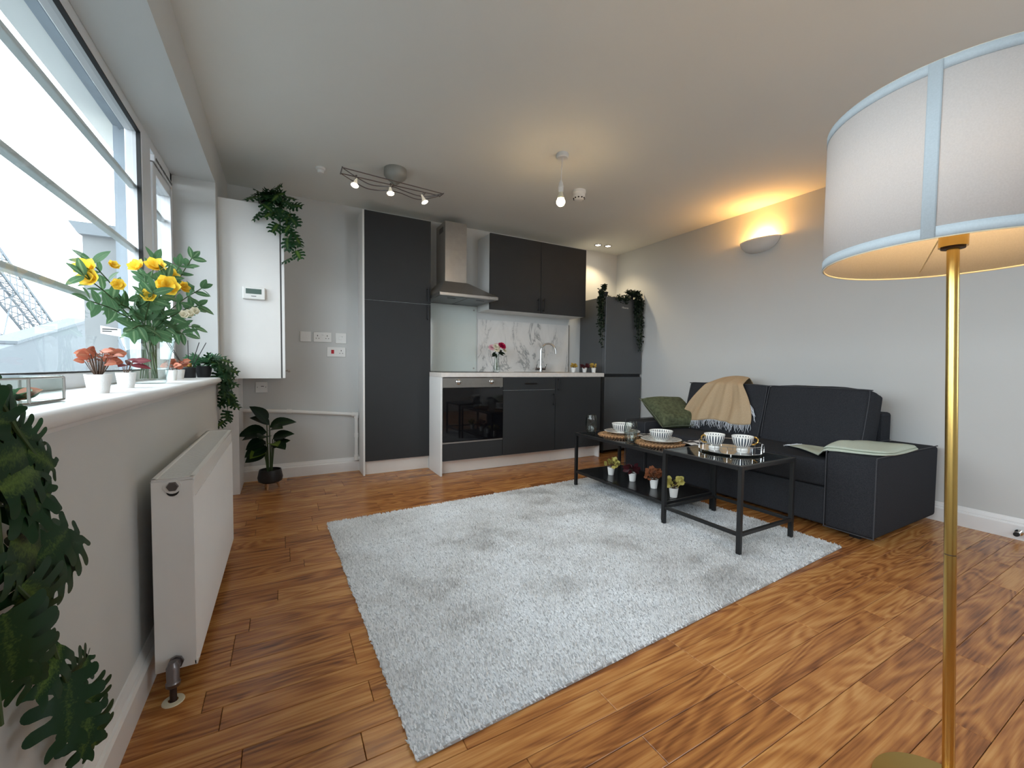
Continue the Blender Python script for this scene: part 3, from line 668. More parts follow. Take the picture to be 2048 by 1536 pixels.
b = thing('base_end_panel', 'white end panel closing the left side of the oven cabinet', 'panel', (1.212, 3.76, 0))
bx('board', (1.203, 1.2195, 3.476, 3.797, 0, .877), M['melamine'], b, bev=.001)
b = thing('oven_cabinet', 'white oven housing cabinet with an anthracite panel under the oven', 'cabinet', (1.52, 3.77, 0))
MB().box(1.221, 1.235, 3.50, YB-.001, .12, .876).box(1.801, 1.817, 3.50, YB-.001, .12, .876).box(1.235, 1.801, 3.50, YB-.001, .12, .28).build('carcass', M['melamine'], b)
bx('lower_panel', (1.222, 1.816, 3.478, 3.497, .131, .283), M['cabinet'], b, bev=.001)
bx('plinth', (1.221, 1.8175, 3.56, 3.575, .002, .119), M['plinth'], b)
b = thing('built_in_oven', 'built-in electric oven with steel control panel and black glass door', 'oven', (1.52, 3.6, .29))
bx('body', (1.24, 1.797, 3.50, 3.95, .295, .868), M['fridgeside'], b)
cp = bx('control_panel', (1.222, 1.816, 3.474, 3.499, .783, .872), M['ovensteel'], b, bev=.002)
for x in (1.365, 1.69):
    kb = MB().tube([(x, 3.474, .836), (x, 3.462, .836), (x, 3.459, .836), (x, 3.446, .836), (x, 3.444, .836)], [.023, .023, .018, .017, .013], 24).build('knob', M['chrome'], cp, smooth=True)
dd = bx('door', (1.222, 1.816, 3.472, 3.499, .300, .778), M['blackglass'], b, bev=.003)
bx('finger_grip', (1.30, 1.74, 3.468, 3.4725, .766, .776), M['blackglass'], dd, bev=.001)
bx('trim_strip', (1.222, 1.816, 3.474, 3.498, .2855, .298), M['steel'], b)
b = thing('drawer_cabinet', 'anthracite base cabinet with one drawer over a door beside the oven', 'cabinet', (2.12, 3.77, 0))
bx('carcass', (1.819, 2.419, 3.50, YB-.001, .12, .876), M['melamine'], b)
d = bx('drawer', (1.821, 2.417, 3.478, 3.498, .752, .872), M['cabinet'], b, bev=.001); bar_handle(d, (2.05, 3.478, .814), (2.18, 3.478, .814), (0, -.026, 0))
d = bx('door', (1.821, 2.417, 3.478, 3.498, .131, .747), M['cabinet'], b, bev=.001); bar_handle(d, (2.395, 3.478, .585), (2.395, 3.478, .715), (0, -.026, 0))
bx('plinth', (1.818, 2.4185, 3.56, 3.575, .002, .119), M['plinth'], b)
b = thing('door_cabinet', 'anthracite base cabinet with a single tall door under the sink beside the fridge', 'cabinet', (2.73, 3.77, 0))
bx('carcass', (2.421, 3.012, 3.50, YB-.001, .12, .876), M['melamine'], b)
d = bx('door', (2.423, 3.012, 3.478, 3.498, .131, .872), M['cabinet'], b, bev=.001); bar_handle(d, (2.447, 3.478, .735), (2.447, 3.478, .865), (0, -.026, 0))
bx('plinth', (2.4195, 3.012, 3.56, 3.575, .002, .119), M['plinth'], b)
bx('side_panel', (3.0125, 3.028, 3.50, YB-.001, 0, .876), M['melamine'], b)
b = thing('worktop', 'pale laminate worktop with square edge along the kitchen base units', 'worktop', (2.1, 3.75, .878))
wt = MB().prism([(1.203, 3.462), (3.045, 3.462), (3.045, YB-.001), (1.2195, YB-.001), (1.2195, 3.797), (1.203, 3.797)], .8775, .918, 'z').build('slab', M['worktop'], b, bev=.003)
b = thing('ceramic_hob', 'flat black ceramic hob set on the worktop under the extractor hood', 'hob', (1.52, 3.78, .918))
bx('hob_glass', (1.235, 1.80, 3.53, 4.02, .9185, .924), M['blackglass'], b, bev=.002)
for (x, y, r) in ((1.39, 3.66, .09), (1.65, 3.66, .07), (1.39, 3.89, .07), (1.65, 3.89, .09)):
    MB().lathe([(r-.003, .9245), (r, .9246)], 32, (x, y, 0)).build('cooking_zone', M['fridgeside'], b)
b = thing('sink', 'inset stainless steel sink in the worktop below the tap', 'sink', (2.55, 3.75, .918))
MB().box(2.22, 2.98, 3.55, 3.58, .9185, .922).box(2.22, 2.98, 3.90, 3.99, .9185, .922).box(2.22, 2.26, 3.58, 3.90, .9185, .922).box(2.66, 2.98, 3.58, 3.90, .9185, .922).build('rim', M['steel'], b, bev=.001)
bx('basin', (2.26, 2.66, 3.58, 3.90, .9182, .9192), M['fridgeside'], b)
b = thing('mixer_tap', 'chrome kitchen mixer tap with a tall swan-neck spout', 'tap', (2.54, 3.95, .922))
MB().lathe([(.028, 0), (.028, .008), (.018, .014), (.016, .07), (.012, .075)], 20, (2.54, 3.95, .922), cap=True).build('base', M['chrome'], b, smooth=True)
arc = [(2.54, 3.95, .98), (2.54, 3.95, 1.13)]+[(2.54+.075*(1-math.cos(a)), 3.95-.035*(1-math.cos(a)), 1.15+.09*math.sin(a)) for a in np.linspace(.1, PI*.95, 14)]
arc.append((arc[-1][0]+.004, arc[-1][1], 1.125))
MB().tube(arc, .0105, 12).build('spout', M['chrome'], b, smooth=True)
MB().tube([(2.475, 3.95, .955), (2.60, 3.95, .955)], .014, 14).build('crossbar', M['valve'], b, smooth=True)
for x in (2.478, 2.60): MB().tube([(x, 3.95, .955), (x, 3.94, .975), (x+.004, 3.925, 1.01)], [.008, .006, .004], 8).build('lever', M['chrome'], b, smooth=True)

b = thing('extractor_hood', 'stainless steel chimney extractor hood above the hob', 'extractor hood', (1.51, 3.85, 1.60))
ch = MB().box(1.355, 1.575, 3.80, YB-.001, 1.78, 2.35).build('chimney', M['steel'], b, bev=.002)
for i in range(5): bx('vent_slot', (1.3535, 1.3552, 3.86+i*.024, 3.872+i*.024, 2.26, 2.31), M['slotdark'], ch)
mb = MB(); mb.v = [(1.2205, 3.56, 1.635), (1.80, 3.56, 1.635), (1.80, YB-.002, 1.635), (1.2205, YB-.002, 1.635), (1.345, 3.79, 1.782), (1.585, 3.79, 1.782), (1.585, YB-.002, 1.782), (1.345, YB-.002, 1.782)]
mb.f = [(0, 1, 5, 4), (1, 2, 6, 5), (2, 3, 7, 6), (3, 0, 4, 7), (4, 5, 6, 7), (0, 3, 2, 1)]; mb.build('canopy', M['steel'], b, bev=.002)
lp = bx('front_rim', (1.2205, 1.80, 3.558, YB-.002, 1.607, 1.634), M['steel'], b, bev=.002)
for i in range(5): MB().tube([(1.70+i*.017, 3.559, 1.622), (1.70+i*.017, 3.555, 1.622)], .005, 10).build('button', M['chrome'], lp)
bx('filter', (1.23, 1.50, 3.60, YB-.03, 1.604, 1.6075), M['fridge'], b); bx('filter', (1.508, 1.775, 3.60, YB-.03, 1.604, 1.6075), M['fridge'], b)
for x in (1.33, 1.62): bx('filter_grip', (x, x+.08, 3.66, 3.675, 1.6015, 1.605), M['black'], b)

b = thing('wall_cabinet', 'anthracite double-door wall cabinet above the sink', 'cabinet', (2.41, 3.9, 1.547))
bx('carcass', (1.808, 3.012, 3.781, YB-.001, 1.548, 2.296), M['melamine'], b, bev=.001)
d = bx('door', (1.809, 2.408, 3.76, 3.779, 1.547, 2.298), M['cabinet'], b, bev=.0012); bar_handle(d, (2.372, 3.76, 1.56), (2.372, 3.76, 1.70), (0, -.026, 0))
d = bx('door', (2.412, 3.012, 3.76, 3.779, 1.547, 2.298), M['cabinet'], b, bev=.0012); bar_handle(d, (2.44, 3.76, 1.56), (2.44, 3.76, 1.70), (0, -.026, 0))
b = thing('glass_splashback', 'plain pale glass splashback behind the hob', 'splashback', (1.51, 4.05, .918))
bx('glass_sheet', (1.2185, 1.797, YB-.008, YB-.001, .925, 1.604), M['backglass'], b, bev=.001)
for z in (.955, 1.565): MB().tube([(1.765, YB-.008, z), (1.765, YB-.012, z)], .009, 14).build('screw_cap', M['steel'], b)
b = thing('marble_splashback', 'white splashback panel with grey marble veining behind the sink', 'splashback', (2.4, 4.05, .918))
bx('marble_sheet', (1.812, 3.0, YB-.008, YB-.001, .9185, 1.475), M['marble'], b, bev=.001)
bx('edge_trim', (2.995, 3.004, YB-.012, YB-.001, .9185, 1.478), M['steel'], b)

b = thing('fridge_freezer', 'tall dark grey fridge freezer with two doors in the corner', 'fridge', (3.44, 3.83, 0))
bx('body', (3.165, 3.715, 3.645, YB-.012, .03, 1.772), M['fridgeside'], b, bev=.003)
d = bx('door', (3.16, 3.715, 3.583, 3.638, .905, 1.772), M['fridge'], b, bev=.004)
bx('door', (3.16, 3.715, 3.583, 3.638, .04, .872), M['fridge'], b, bev=.004)
bx('handle_recess', (3.168, 3.71, 3.60, 3.66, .873, .904), M['black'], b)
for x in (3.2, 3.68): MB().lathe([(.02, 0), (.02, .03)], 12, (x, 3.66, 0), cap=True).build('foot', M['black'], b)
cu = bpy.data.curves.new('logo', 'FONT'); cu.body = 'Hisense'; cu.size = .032; cu.extrude = .0006; cu.align_x = 'CENTER'
lo = bpy.data.objects.new('badge', cu); COL.objects.link(lo); bpy.context.view_layer.update()
me = bpy.data.meshes.new_from_object(lo); bpy.data.objects.remove(lo)
lo = bpy.data.objects.new('badge', me); COL.objects.link(lo); lo.parent = d; me.materials.clear(); me.materials.append(M['chrome'])
lo.rotation_euler = (PI/2, 0, 0); lo.location = Vector((3.445, 3.5825, 1.655))-wl(d); lo['label'] = 'small silver lettering badge'
for (nm, x0, lab, sgn) in (('ivy_plant', 3.20, 'dark trailing ivy at the left of the fridge top hanging down its side', -1), ('ivy_plant', 3.60, 'dark trailing ivy at the right of the fridge top hanging over the door', 1)):
    b = thing(nm, lab, 'plant', (x0, 3.66, 1.772))
    potmesh(b, (x0, 3.68, 1.772), .055, .042, .06, M['potblack'])
    it = []; strands = MB()
    for i in range(15):
        if sgn < 0:
            ex = 3.125-random.uniform(0, .05); ey = 3.60+random.uniform(-.02, .05); zb = random.choice([1.22, 1.3, 1.4, 1.5, 1.55, 1.6]) + random.uniform(-.02, .05)
            if i > 10: pts = [(x0, 3.68, 1.83), (x0+.05*(i-9), 3.60, 1.86-.01*i), (x0+.045*(i-8), 3.565, 1.79), (x0+.045*(i-8), 3.56, 1.76)]
            else: pts = [(x0, 3.68, 1.83), (x0-.03, 3.63, 1.90), (ex+.01, ey, 1.80), (ex, ey, (1.8+zb)/2), (ex+.015, ey, zb)]
        else:
            ex = 3.60+random.uniform(-.03, .085); zb = random.choice([1.16, 1.22, 1.35, 1.45, 1.6, 1.65]) + random.uniform(-.02, .05)
            pts = [(x0, 3.68, 1.83), (x0+random.uniform(-.12, .08), 3.62, 1.87), (ex, 3.565, 1.78), (ex+.01, 3.56, (1.8+zb)/2), (ex+.01, 3.56, zb)]
        C = catmull(pts, 7); strands.tube(C, .0014, 4)
        for q, p in enumerate(C[3:]):
            for _ in range(3): it.append((p+rv(.012), rv()+Vector((0, -.4, -.5)), Vector((-.2*sgn*-1, -1, .4))+rv(.6), random.uniform(.022, .036)))
    strands.build('stem', M['stem'], b); joined_leaves('tiny', M['leafdk'], b, it)

# flowers and small pots on the worktop
b = thing('flower_vase', 'slim glass vase of pink, cream and magenta flowers on the worktop', 'vase', (1.91, 3.80, .918))
MB().lathe([(.001, .004), (.036, .0), (.039, .03), (.024, .09), (.020, .15), (.030, .185), (.033, .19), (.030, .188), (.018, .15), (.021, .09), (.034, .03), (.001, .012)], 24, (1.91, 3.80, .918)).build('vase', M['thickglass'], b, smooth=True)
for i in range(6): MB().tube([(1.91+random.uniform(-.012, .012), 3.80+random.uniform(-.01, .01), .94), (1.91, 3.80, 1.07), (1.91+random.uniform(-.03, .05), 3.79, 1.13)], .002, 5).build('stem', M['stem'], b)
def flower(parent, c, up_, r, m, n=12, rings=3, kind='oval', name='flower'):
    it = []; a, bb, u = frame(up_)
    for k in range(rings):
        for i in range(n-k*2):
            t = 2*PI*i/(n-k*2)+k*.4; e = .25+.42*k
            dd = (math.cos(t)*a+math.sin(t)*bb)*math.cos(e)+u*math.sin(e); it.append((Vector(c), dd, u-dd*.3, r*(1-.15*k)))
    return joined_leaves(kind, m, parent, it, name, stuff=False)
for (dx, dz, dy, r, m) in ((-.055, 1.155, -.01, .045, 'pink'), (-.02, 1.165, -.03, .042, 'cream'), (.002, 1.175, 0, .04, 'pink'), (.045, 1.175, -.03, .05, 'magenta'), (-.02, 1.135, -.04, .038, 'cream'), (.085, 1.13, -.01, .028, 'cream')):
    flower(b, (1.91+dx, 3.80+dy, dz+.01), (dx*4, -.8, .7), r, M[m])
for i in range(10): put_leaf('oval', M['leafdk'], b, (1.91+random.uniform(-.03, .05), 3.77, 1.12+random.uniform(-.02, .02)), (random.uniform(-1, 1), -.4, random.uniform(-.7, .2)), (0, -1, .6), .06)
MB().grid(lambda u, v: (1.855+.045*u, 3.765, 1.085+.02*v+.02*u), 2, 1).build('paper_tag', M['plastic'], b)

def mini_plant(lab, c, m, h=.055, r=.026, grp=None, nleaf=34, kind='round', s=.022, spread=.030, lift=.05, flat=False):
    b = thing('mini_potted_plant', lab, 'plant', c, 0, grp)
    x, y, z = c
    potmesh(b, c, r, r*.74, h, M['potwhite'], rim=.001, wall=.002)
    st = MB(); it = []
    for i in range(nleaf):
        a = random.uniform(0, 2*PI); rr = spread*math.sqrt(random.random()); hh = lift*(random.uniform(.2, 1) if not flat else random.uniform(.3, .6))
        p = Vector((x+rr*math.cos(a), y+rr*math.sin(a), z+h*.9+hh*(1-.35*rr/spread)+.004))
        if i % 2 == 0: st.tube([(x, y, z+h*.86), p], .0011, 4)
        it.append((p, Vector((math.cos(a)*.8, math.sin(a)*.8, random.uniform(-.3, .9)))+rv(.4), Vector((-.45, -.8, .6))+rv(.5), s*random.uniform(.8, 1.2)))
    st.build('stem', M['stembr'], b); joined_leaves(kind, m, b, it)
    return b
mini_plant('mini mustard plant in a white pot, leftmost of three on the worktop', (2.735, 3.60, .918), M['mustard'])
mini_plant('mini dark burgundy plant in a white pot, middle of three on the worktop', (2.885, 3.60, .918), M['burgdk'], kind='oval', s=.036, flat=True)
mini_plant('mini golden plant in a white pot on the worktop nearest the fridge', (3.0, 3.585, .918), M['mustard'], nleaf=30)

# ---------------------------------------------------------------- ceiling fittings
b = thing('track_light', 'wavy silver rail ceiling light with three small spot lamps', 'ceiling light', (.735, 3.14, ZC))
MB().lathe([(.001, 0), (.079, 0), (.081, -.012), (.081, -.048), (.070, -.064), (.016, -.108), (.001, -.116)], 36, (.735, 3.14, ZC)).build('canopy', M['satin'], b, smooth=True)
ZT = 2.295
for pts in ([(.36, 3.042, ZT), (1.09, 3.106, ZT)], [(.363, 3.138, ZT), (1.08, 3.155, ZT)]): MB().tube(pts, .0035, 6).build('rail', M['valve'], b)
MB().tube([(.36, 3.03, ZT), (.361, 3.15, ZT)], .004, 6).build('rail_end', M['valve'], b); MB().tube([(1.09, 3.095, ZT), (1.082, 3.17, ZT)], .004, 6).build('rail_end', M['valve'], b)
w1 = [(.37, 3.045), (.485, 3.153), (.575, 3.21), (.668, 3.189), (.726, 3.163), (.814, 3.196), (.927, 3.227), (1.005, 3.199), (1.075, 3.11)]
w2 = [(.37, 3.138), (.455, 3.215), (.555, 3.289), (.638, 3.283), (.71, 3.248), (.797, 3.247), (.915, 3.295), (.988, 3.274), (1.07, 3.156)]
for w in (w1, w2): MB().tube(catmull([(x, y, ZT-.004) for x, y in w], 5), .0035, 6).build('wavy_rail', M['valve'], b, smooth=True)
MB().tube([(.735, 3.14, 2.31), (.715, 3.20, ZT), (.712, 3.245, ZT)], .0035, 6).build('feed_arm', M['valve'], b)
for (x, y, dx, dy) in ((.463, 3.165, -.25, -.3), (.706, 3.175, .0, -.3), (.965, 3.21, .35, -.25)):
    d = Vector((dx, dy, -1)).normalized(); p = Vector((x, y, 2.272))
    sp = MB().tube([p+d*-.03, p+d*-.005, p+d*.012, p+d*.035], [.006, .010, .014, .026], 16, cap=False).build('spot_lamp', M['lens'], b, smooth=True)
    MB().tube([p+d*.030, p+d*.033], .0235, 16).build('lens', M['spotglow'], sp)
    MB().tube([p+d*-.03, (x, y-.01, ZT+.018)], .004, 6).tube([(x, y-.05, ZT), (x, y+.05, ZT)], .004, 6).build('bracket', M['valve'], sp)
    lamp('spot_light', 'SPOT', p+d*.05, 5, (1, .86, .62), .02, 1.9, d, .8)
b = thing('pendant_lamp', 'bare warm bulb hanging from a white ceiling rose', 'pendant', (1.665, 2.35, ZC))
MB().lathe([(.001, 0), (.040, 0), (.042, -.004), (.040, -.026), (.036, -.03), (.001, -.031)], 28, (1.665, 2.35, ZC)).build('ceiling_rose', M['plastic'], b, smooth=True)
MB().tube([(1.665, 2.35, 2.38), (1.655, 2.345, 2.30), (1.65, 2.342, 2.225)], .003, 6).build('flex', M['plastic'], b, smooth=True)
MB().lathe([(.004, .075), (.012, .06), (.017, .035), (.019, .032), (.019, .028), (.017, .027), (.017, -.0), (.013, -.005)], 20, (1.65, 2.342, 2.155)).build('bulb_holder', M['plastic'], b, smooth=True)
MB().lathe([(.013, .05), (.014, .035), (.020, .02), (.024, .005), (.001, .0)], 20, (1.65, 2.342, 2.105)).build('bulb_cap', M['cream_plastic'], b, smooth=True)
MB().ell((1.65, 2.342, 2.086), (.029, .029, .029), 20, 12).build('bulb', M['bulbw'], b, smooth=True)
lamp('pendant_light', 'POINT', (1.65, 2.342, 2.08), 7, (1, .66, .34), .03)
b = thing('smoke_alarm', 'white ceiling smoke alarm with dark vents next to the pendant', 'smoke alarm', (2.125, 2.76, ZC))
MB().lathe([(.001, 0), (.054, 0), (.054, -.022), (.050, -.026), (.049, -.028), (.050, -.05), (.046, -.056)], 28, (2.125, 2.76, ZC)).build('body', M['plastic'], b, smooth=True)
vn = MB().lathe([(.046, -.056), (.038, -.070)], 28, (2.125, 2.76, ZC)).build('vent_band', M['plastic'], b)
for i in range(10):
    a = 2*PI*i/10+.2; c, s = math.cos(a), math.sin(a); p = Vector((2.125+.0425*c, 2.76+.0425*s, ZC-.063)); MB().ell(p, (.008, .008, .005), 8, 4).build('vent', M['rubber'], vn)
MB().lathe([(.038, -.070), (.030, -.076), (.001, -.078)], 28, (2.125, 2.76, ZC)).build('cap', M['plastic'], b, smooth=True)
b = thing('heat_sensor', 'small white round sensor on the ceiling left of the track light', 'sensor', (.254, 3.394, ZC))
MB().lathe([(.001, 0), (.034, 0), (.034, -.014), (.022, -.018), (.020, -.036), (.001, -.038)], 24, (.254, 3.394, ZC)).build('body', M['plastic'], b, smooth=True)
for (x, y, lab) in ((3.242, 3.836, 'recessed ceiling downlight nearest the wall cabinet'), (3.369, 3.807, 'recessed ceiling downlight nearest the room corner')):
    b = thing('downlight', lab, 'downlight', (x, y, ZC))
    MB().lathe([(.046, 0), (.044, -.005), (.032, -.005), (.028, -.001)], 24, (x, y, ZC)).build('trim_ring', M['steel'], b, smooth=True)
    MB().lathe([(.001, -.003), (.029, -.002)], 20, (x, y, ZC)).build('lens', M['spotglow'], b)
    lamp('downlight_beam', 'SPOT', (x, y, ZC-.02), 7, (1, .78, .48), .02, 2.0, (0, 0, -1), .6)
b = thing('wall_uplighter', 'white plaster bowl wall light glowing warm on the right wall', 'wall light', (XR, 2.232, 2.06))
prof = [(1.0, 0.0), (.985, -.012), (.90, -.045), (.72, -.078), (.45, -.10), (.15, -.108), (.001, -.109)]
def bowl(sc, dz): return MB().lathe([(r*sc, z*sc+dz) for r, z in prof], 30, (XR, 2.232, 2.127), PI/2, 3*PI/2, sx=.10, sy=.176)
bw = bowl(1, 0); o = bw.build('bowl', mat('white_plaster', (.75, .74, .72), .8), b, smooth=True, solid=.005)
MB().ell((XR-.045, 2.20, 2.085), (.02, .05, .02), 12, 6).build('bulb', M['bulbw'], b, smooth=True)
lamp('uplighter_light', 'POINT', (XR-.055, 2.20, 2.135), 6.0, (1, .46, .10), .03)

# ---------------------------------------------------------------- radiator
b = thing('radiator', 'white double panel radiator with ribbed front under the window board', 'radiator', (-.285, 2.04, .06))
RX0, RX1, RY0, RY1, RZ0, RZ1 = -.337, -.237, 1.53, 2.55, .062, .636
bx('end_panel', (RX0, RX1-.002, RY0, RY0+.006, RZ0, RZ1-.008), M['rad'], b, bev=.001)
bx('end_panel', (RX0, RX1-.002, RY1-.006, RY1, RZ0, RZ1-.008), M['rad'], b, bev=.001)
mb = MB(); n = 62; prof = []
ys = np.linspace(RY0+.008, RY1-.008, n*2+1)
poly = [(RX1-.006, RY0+.004)]
for i, yv in enumerate(ys): poly.append((RX1+(.004 if i % 2 else -.004), yv))
poly.append((RX1-.006, RY1-.004))
mb = MB(); k = len(poly)
for (z) in (RZ0+.01, RZ1-.06):
    for p in poly: mb.v.append((p[0], p[1], z))
for i in range(k-1): mb.f.append((i, i+1, k+i+1, k+i))
mb.build('front_panel', M['rad'], b)
bx('top_band', (RX1-.004, RX1, RY0+.002, RY1-.002, RZ1-.062, RZ1-.006), M['rad'], b, bev=.001)
bx('bottom_band', (RX1-.006, RX1+.001, RY0, RY1, RZ0, RZ0+.012), M['rad'], b)
bx('back_panel', (RX0+.001, RX0+.006, RY0+.010, RY1-.01, RZ0, RZ1-.008), M['rad'], b)
gr = MB().box(RX0, RX0+.012, RY0, RY1, RZ1-.008, RZ1).box(RX1-.012, RX1, RY0, RY1, RZ1-.008, RZ1).box(RX0, RX1, RY0, RY0+.014, RZ1-.008, RZ1).box(RX0, RX1, RY1-.014, RY1, RZ1-.008, RZ1).build('top_frame', M['rad'], b, bev=.002)
mb = MB()
for i in range(76):
    yv = RY0+.02+i*(RY1-RY0-.04)/75; mb.box(RX0+.01, RX1-.01, yv, yv+.007, RZ1-.007, RZ1-.002)
o = mb.build('grille_slats', M['rad'], b, kind='stuff')
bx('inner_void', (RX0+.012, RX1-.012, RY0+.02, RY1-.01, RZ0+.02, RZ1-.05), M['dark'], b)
plug = MB().tube([(-.287, RY0+.001, .612), (-.287, RY0-.004, .612)], .021, 20).build('plug_collar', M['rad'], b)
MB().tube([(-.287, RY0-.004, .612), (-.287, RY0-.010, .612)], [.015, .013], 6).build('plug', M['valve'], plug)
MB().tube([(-.287, RY0+.001, .598), (-.287, RY0-.002, .598)], .015, 20).build('plug_shadow_ring', M['rubber'], plug)
v = MB().tube([(-.287, RY0+.01, .088), (-.287, RY0-.045, .088)], [.014, .014], 14).tube([(-.287, RY0-.005, .088), (-.287, RY0-.013, .088)], .019, 8).build('valve', M['valve'], b, smooth=True)
MB().tube([(-.287, RY0-.048, .115), (-.287, RY0-.048, .105), (-.287, RY0-.048, .10), (-.287, RY0-.048, .06), (-.287, RY0-.048, .055), (-.287, RY0-.048, .045)], [.010, .013, .016, .015, .018, .017], 14).build('lockshield', M['valve'], v, smooth=True)
MB().tube([(-.287, RY0-.048, .05), (-.287, RY0-.05, 0)], .0085, 12).build('pipe', M['pipedark'], v, smooth=True)
MB().lathe([(.012, .004), (.026, .003), (.027, 0)], 24, (-.287, RY0-.05, 0)).build('collar', M['cream_plastic'], b, smooth=True)

b = thing('door_stop', 'chrome door stop with black tip on the right skirting board', 'door stop', (XR-.022, .655, .045))
MB().tube([(XR-.022, .655, .045), (XR-.030, .655, .045), (XR-.034, .655, .045), (XR-.065, .655, .045), (XR-.07, .655, .045), (XR-.078, .655, .045)], [.018, .018, .009, .008, .013, .013], 16).build('post', M['chrome'], b, smooth=True)
MB().tube([(XR-.078, .655, .045), (XR-.090, .655, .045)], [.013, .012], 16).build('rubber_tip', M['rubber'], b)

# ---------------------------------------------------------------- rug
RC = [Vector((.225, 2.72)), Vector((.277, .965)), Vector((2.665, 1.085)), Vector((2.61, 2.84))]
rug = thing('rug', 'large pale grey shaggy rug under the coffee tables', 'rug', (1.45, 1.9, 0))
def rugp(u, v): return RC[1].lerp(RC[2], u).lerp(RC[0].lerp(RC[3], u), v)
mb = MB()
P = [rugp(0, 0), rugp(1, 0), rugp(1, 1), rugp(0, 1)]
mb.prism([(p.x, p.y) for p in P], .001, .010, 'z').build('backing', M['rugbase'], rug)
def rug_pile():
    N = 150000
    u, v = rng.random(N), rng.random(N)
    c = [np.array(p) for p in (RC[1], RC[2], RC[0], RC[3])]
    B = (np.outer((1-u)*(1-v), c[0])+np.outer(u*(1-v), c[1])+np.outer((1-u)*v, c[2])+np.outer(u*v, c[3]))
    B += rng.normal(0, .002, B.shape)
    # brushed patches: pile leans in slowly varying directions
    from mathutils import noise as mn
    G = 90; gx = np.linspace(.1, 2.8, G*3//2); gy = np.linspace(.8, 3.0, G)
    gr_ = np.array([[mn.noise((x*1.5+3, y*1.9, .3))*1.1+mn.noise((x*4+y*1.5, y*5.5, 1.7))*1.1+mn.noise((x*10, y*13, 4.1))*.9 for x in gx] for y in gy])
    fx_ = np.clip((B[:, 0]-gx[0])/(gx[1]-gx[0]), 0, len(gx)-2); fy_ = np.clip((B[:, 1]-gy[0])/(gy[1]-gy[0]), 0, G-2)
    ix, iy = fx_.astype(int), fy_.astype(int); tx, ty = fx_-ix, fy_-iy
    fld = (gr_[iy, ix]*(1-tx)*(1-ty)+gr_[iy, ix+1]*tx*(1-ty)+gr_[iy+1, ix]*(1-tx)*ty+gr_[iy+1, ix+1]*tx*ty)*1.5
    ang = 2.2+fld*.5+rng.normal(0, .7, N)
    tilt = .35+.12*np.abs(fld)/2+rng.random(N)*.45
    h = .010+.006*rng.random(N); r = .0046+.0018*rng.random(N)
    ax = np.stack([np.cos(ang)*np.sin(tilt), np.sin(ang)*np.sin(tilt), np.cos(tilt)], 1)
    tw = rng.random(N)*2*PI
    V = np.zeros((N, 4, 3)); base = np.concatenate([B, np.full((N, 1), .006)], 1)
    for k in range(3):
        a = tw+k*2*PI/3; V[:, k] = base+np.stack([np.cos(a)*r, np.sin(a)*r, np.zeros(N)], 1)
    V[:, 3] = base+ax*h[:, None]*1.15
    V -= np.array([1.45, 1.9, 0])
    idx = np.arange(N)[:, None]*4
    F = np.concatenate([idx+np.array([[0, 1, 3]]), idx+np.array([[1, 2, 3]]), idx+np.array([[2, 0, 3]])], 1).reshape(-1)
    me = bpy.data.meshes.new('pile'); me.vertices.add(N*4); me.vertices.foreach_set('co', V.reshape(-1))
    nf = N*3; me.loops.add(nf*3); me.loops.foreach_set('vertex_index', F.astype(np.int32)); me.polygons.add(nf)
    me.polygons.foreach_set('loop_start', np.arange(nf, dtype=np.int32)*3); me.polygons.foreach_set('loop_total', np.full(nf, 3, dtype=np.int32))
    me.update()
    at = me.attributes.new('rib', 'FLOAT', 'POINT')
    tone = np.clip(.55+.08*fld-.12*np.clip(-fld-.6, 0, 1)+rng.normal(0, .17, N), 0, 1); at.data.foreach_set('value', np.repeat(tone, 4))  # random tuft tone, plus brushed-pile shading put into the colour
    m, t, b2 = nt('rug_pile'); L = t.links.new
    a = nd(t, 'ShaderNodeAttribute', attribute_name='rib'); r2 = ramp(t, [(0, (.30, .31, .32)), (.5, (.66, .68, .70)), (1, (.92, .94, .96))]); L(a.outputs['Fac'], r2.inputs[0]); L(r2.outputs[0], b2.inputs['Base Color'])
    b2.inputs['Roughness'].default_value = .85; b2.inputs['Specular IOR Level'].default_value = .15; b2.inputs['Sheen Weight'].default_value = .3
    me.materials.append(m); o = bpy.data.objects.new('pile', me); COL.objects.link(o); o.parent = rug; o['kind'] = 'stuff'
rug_pile()
RZ = .016

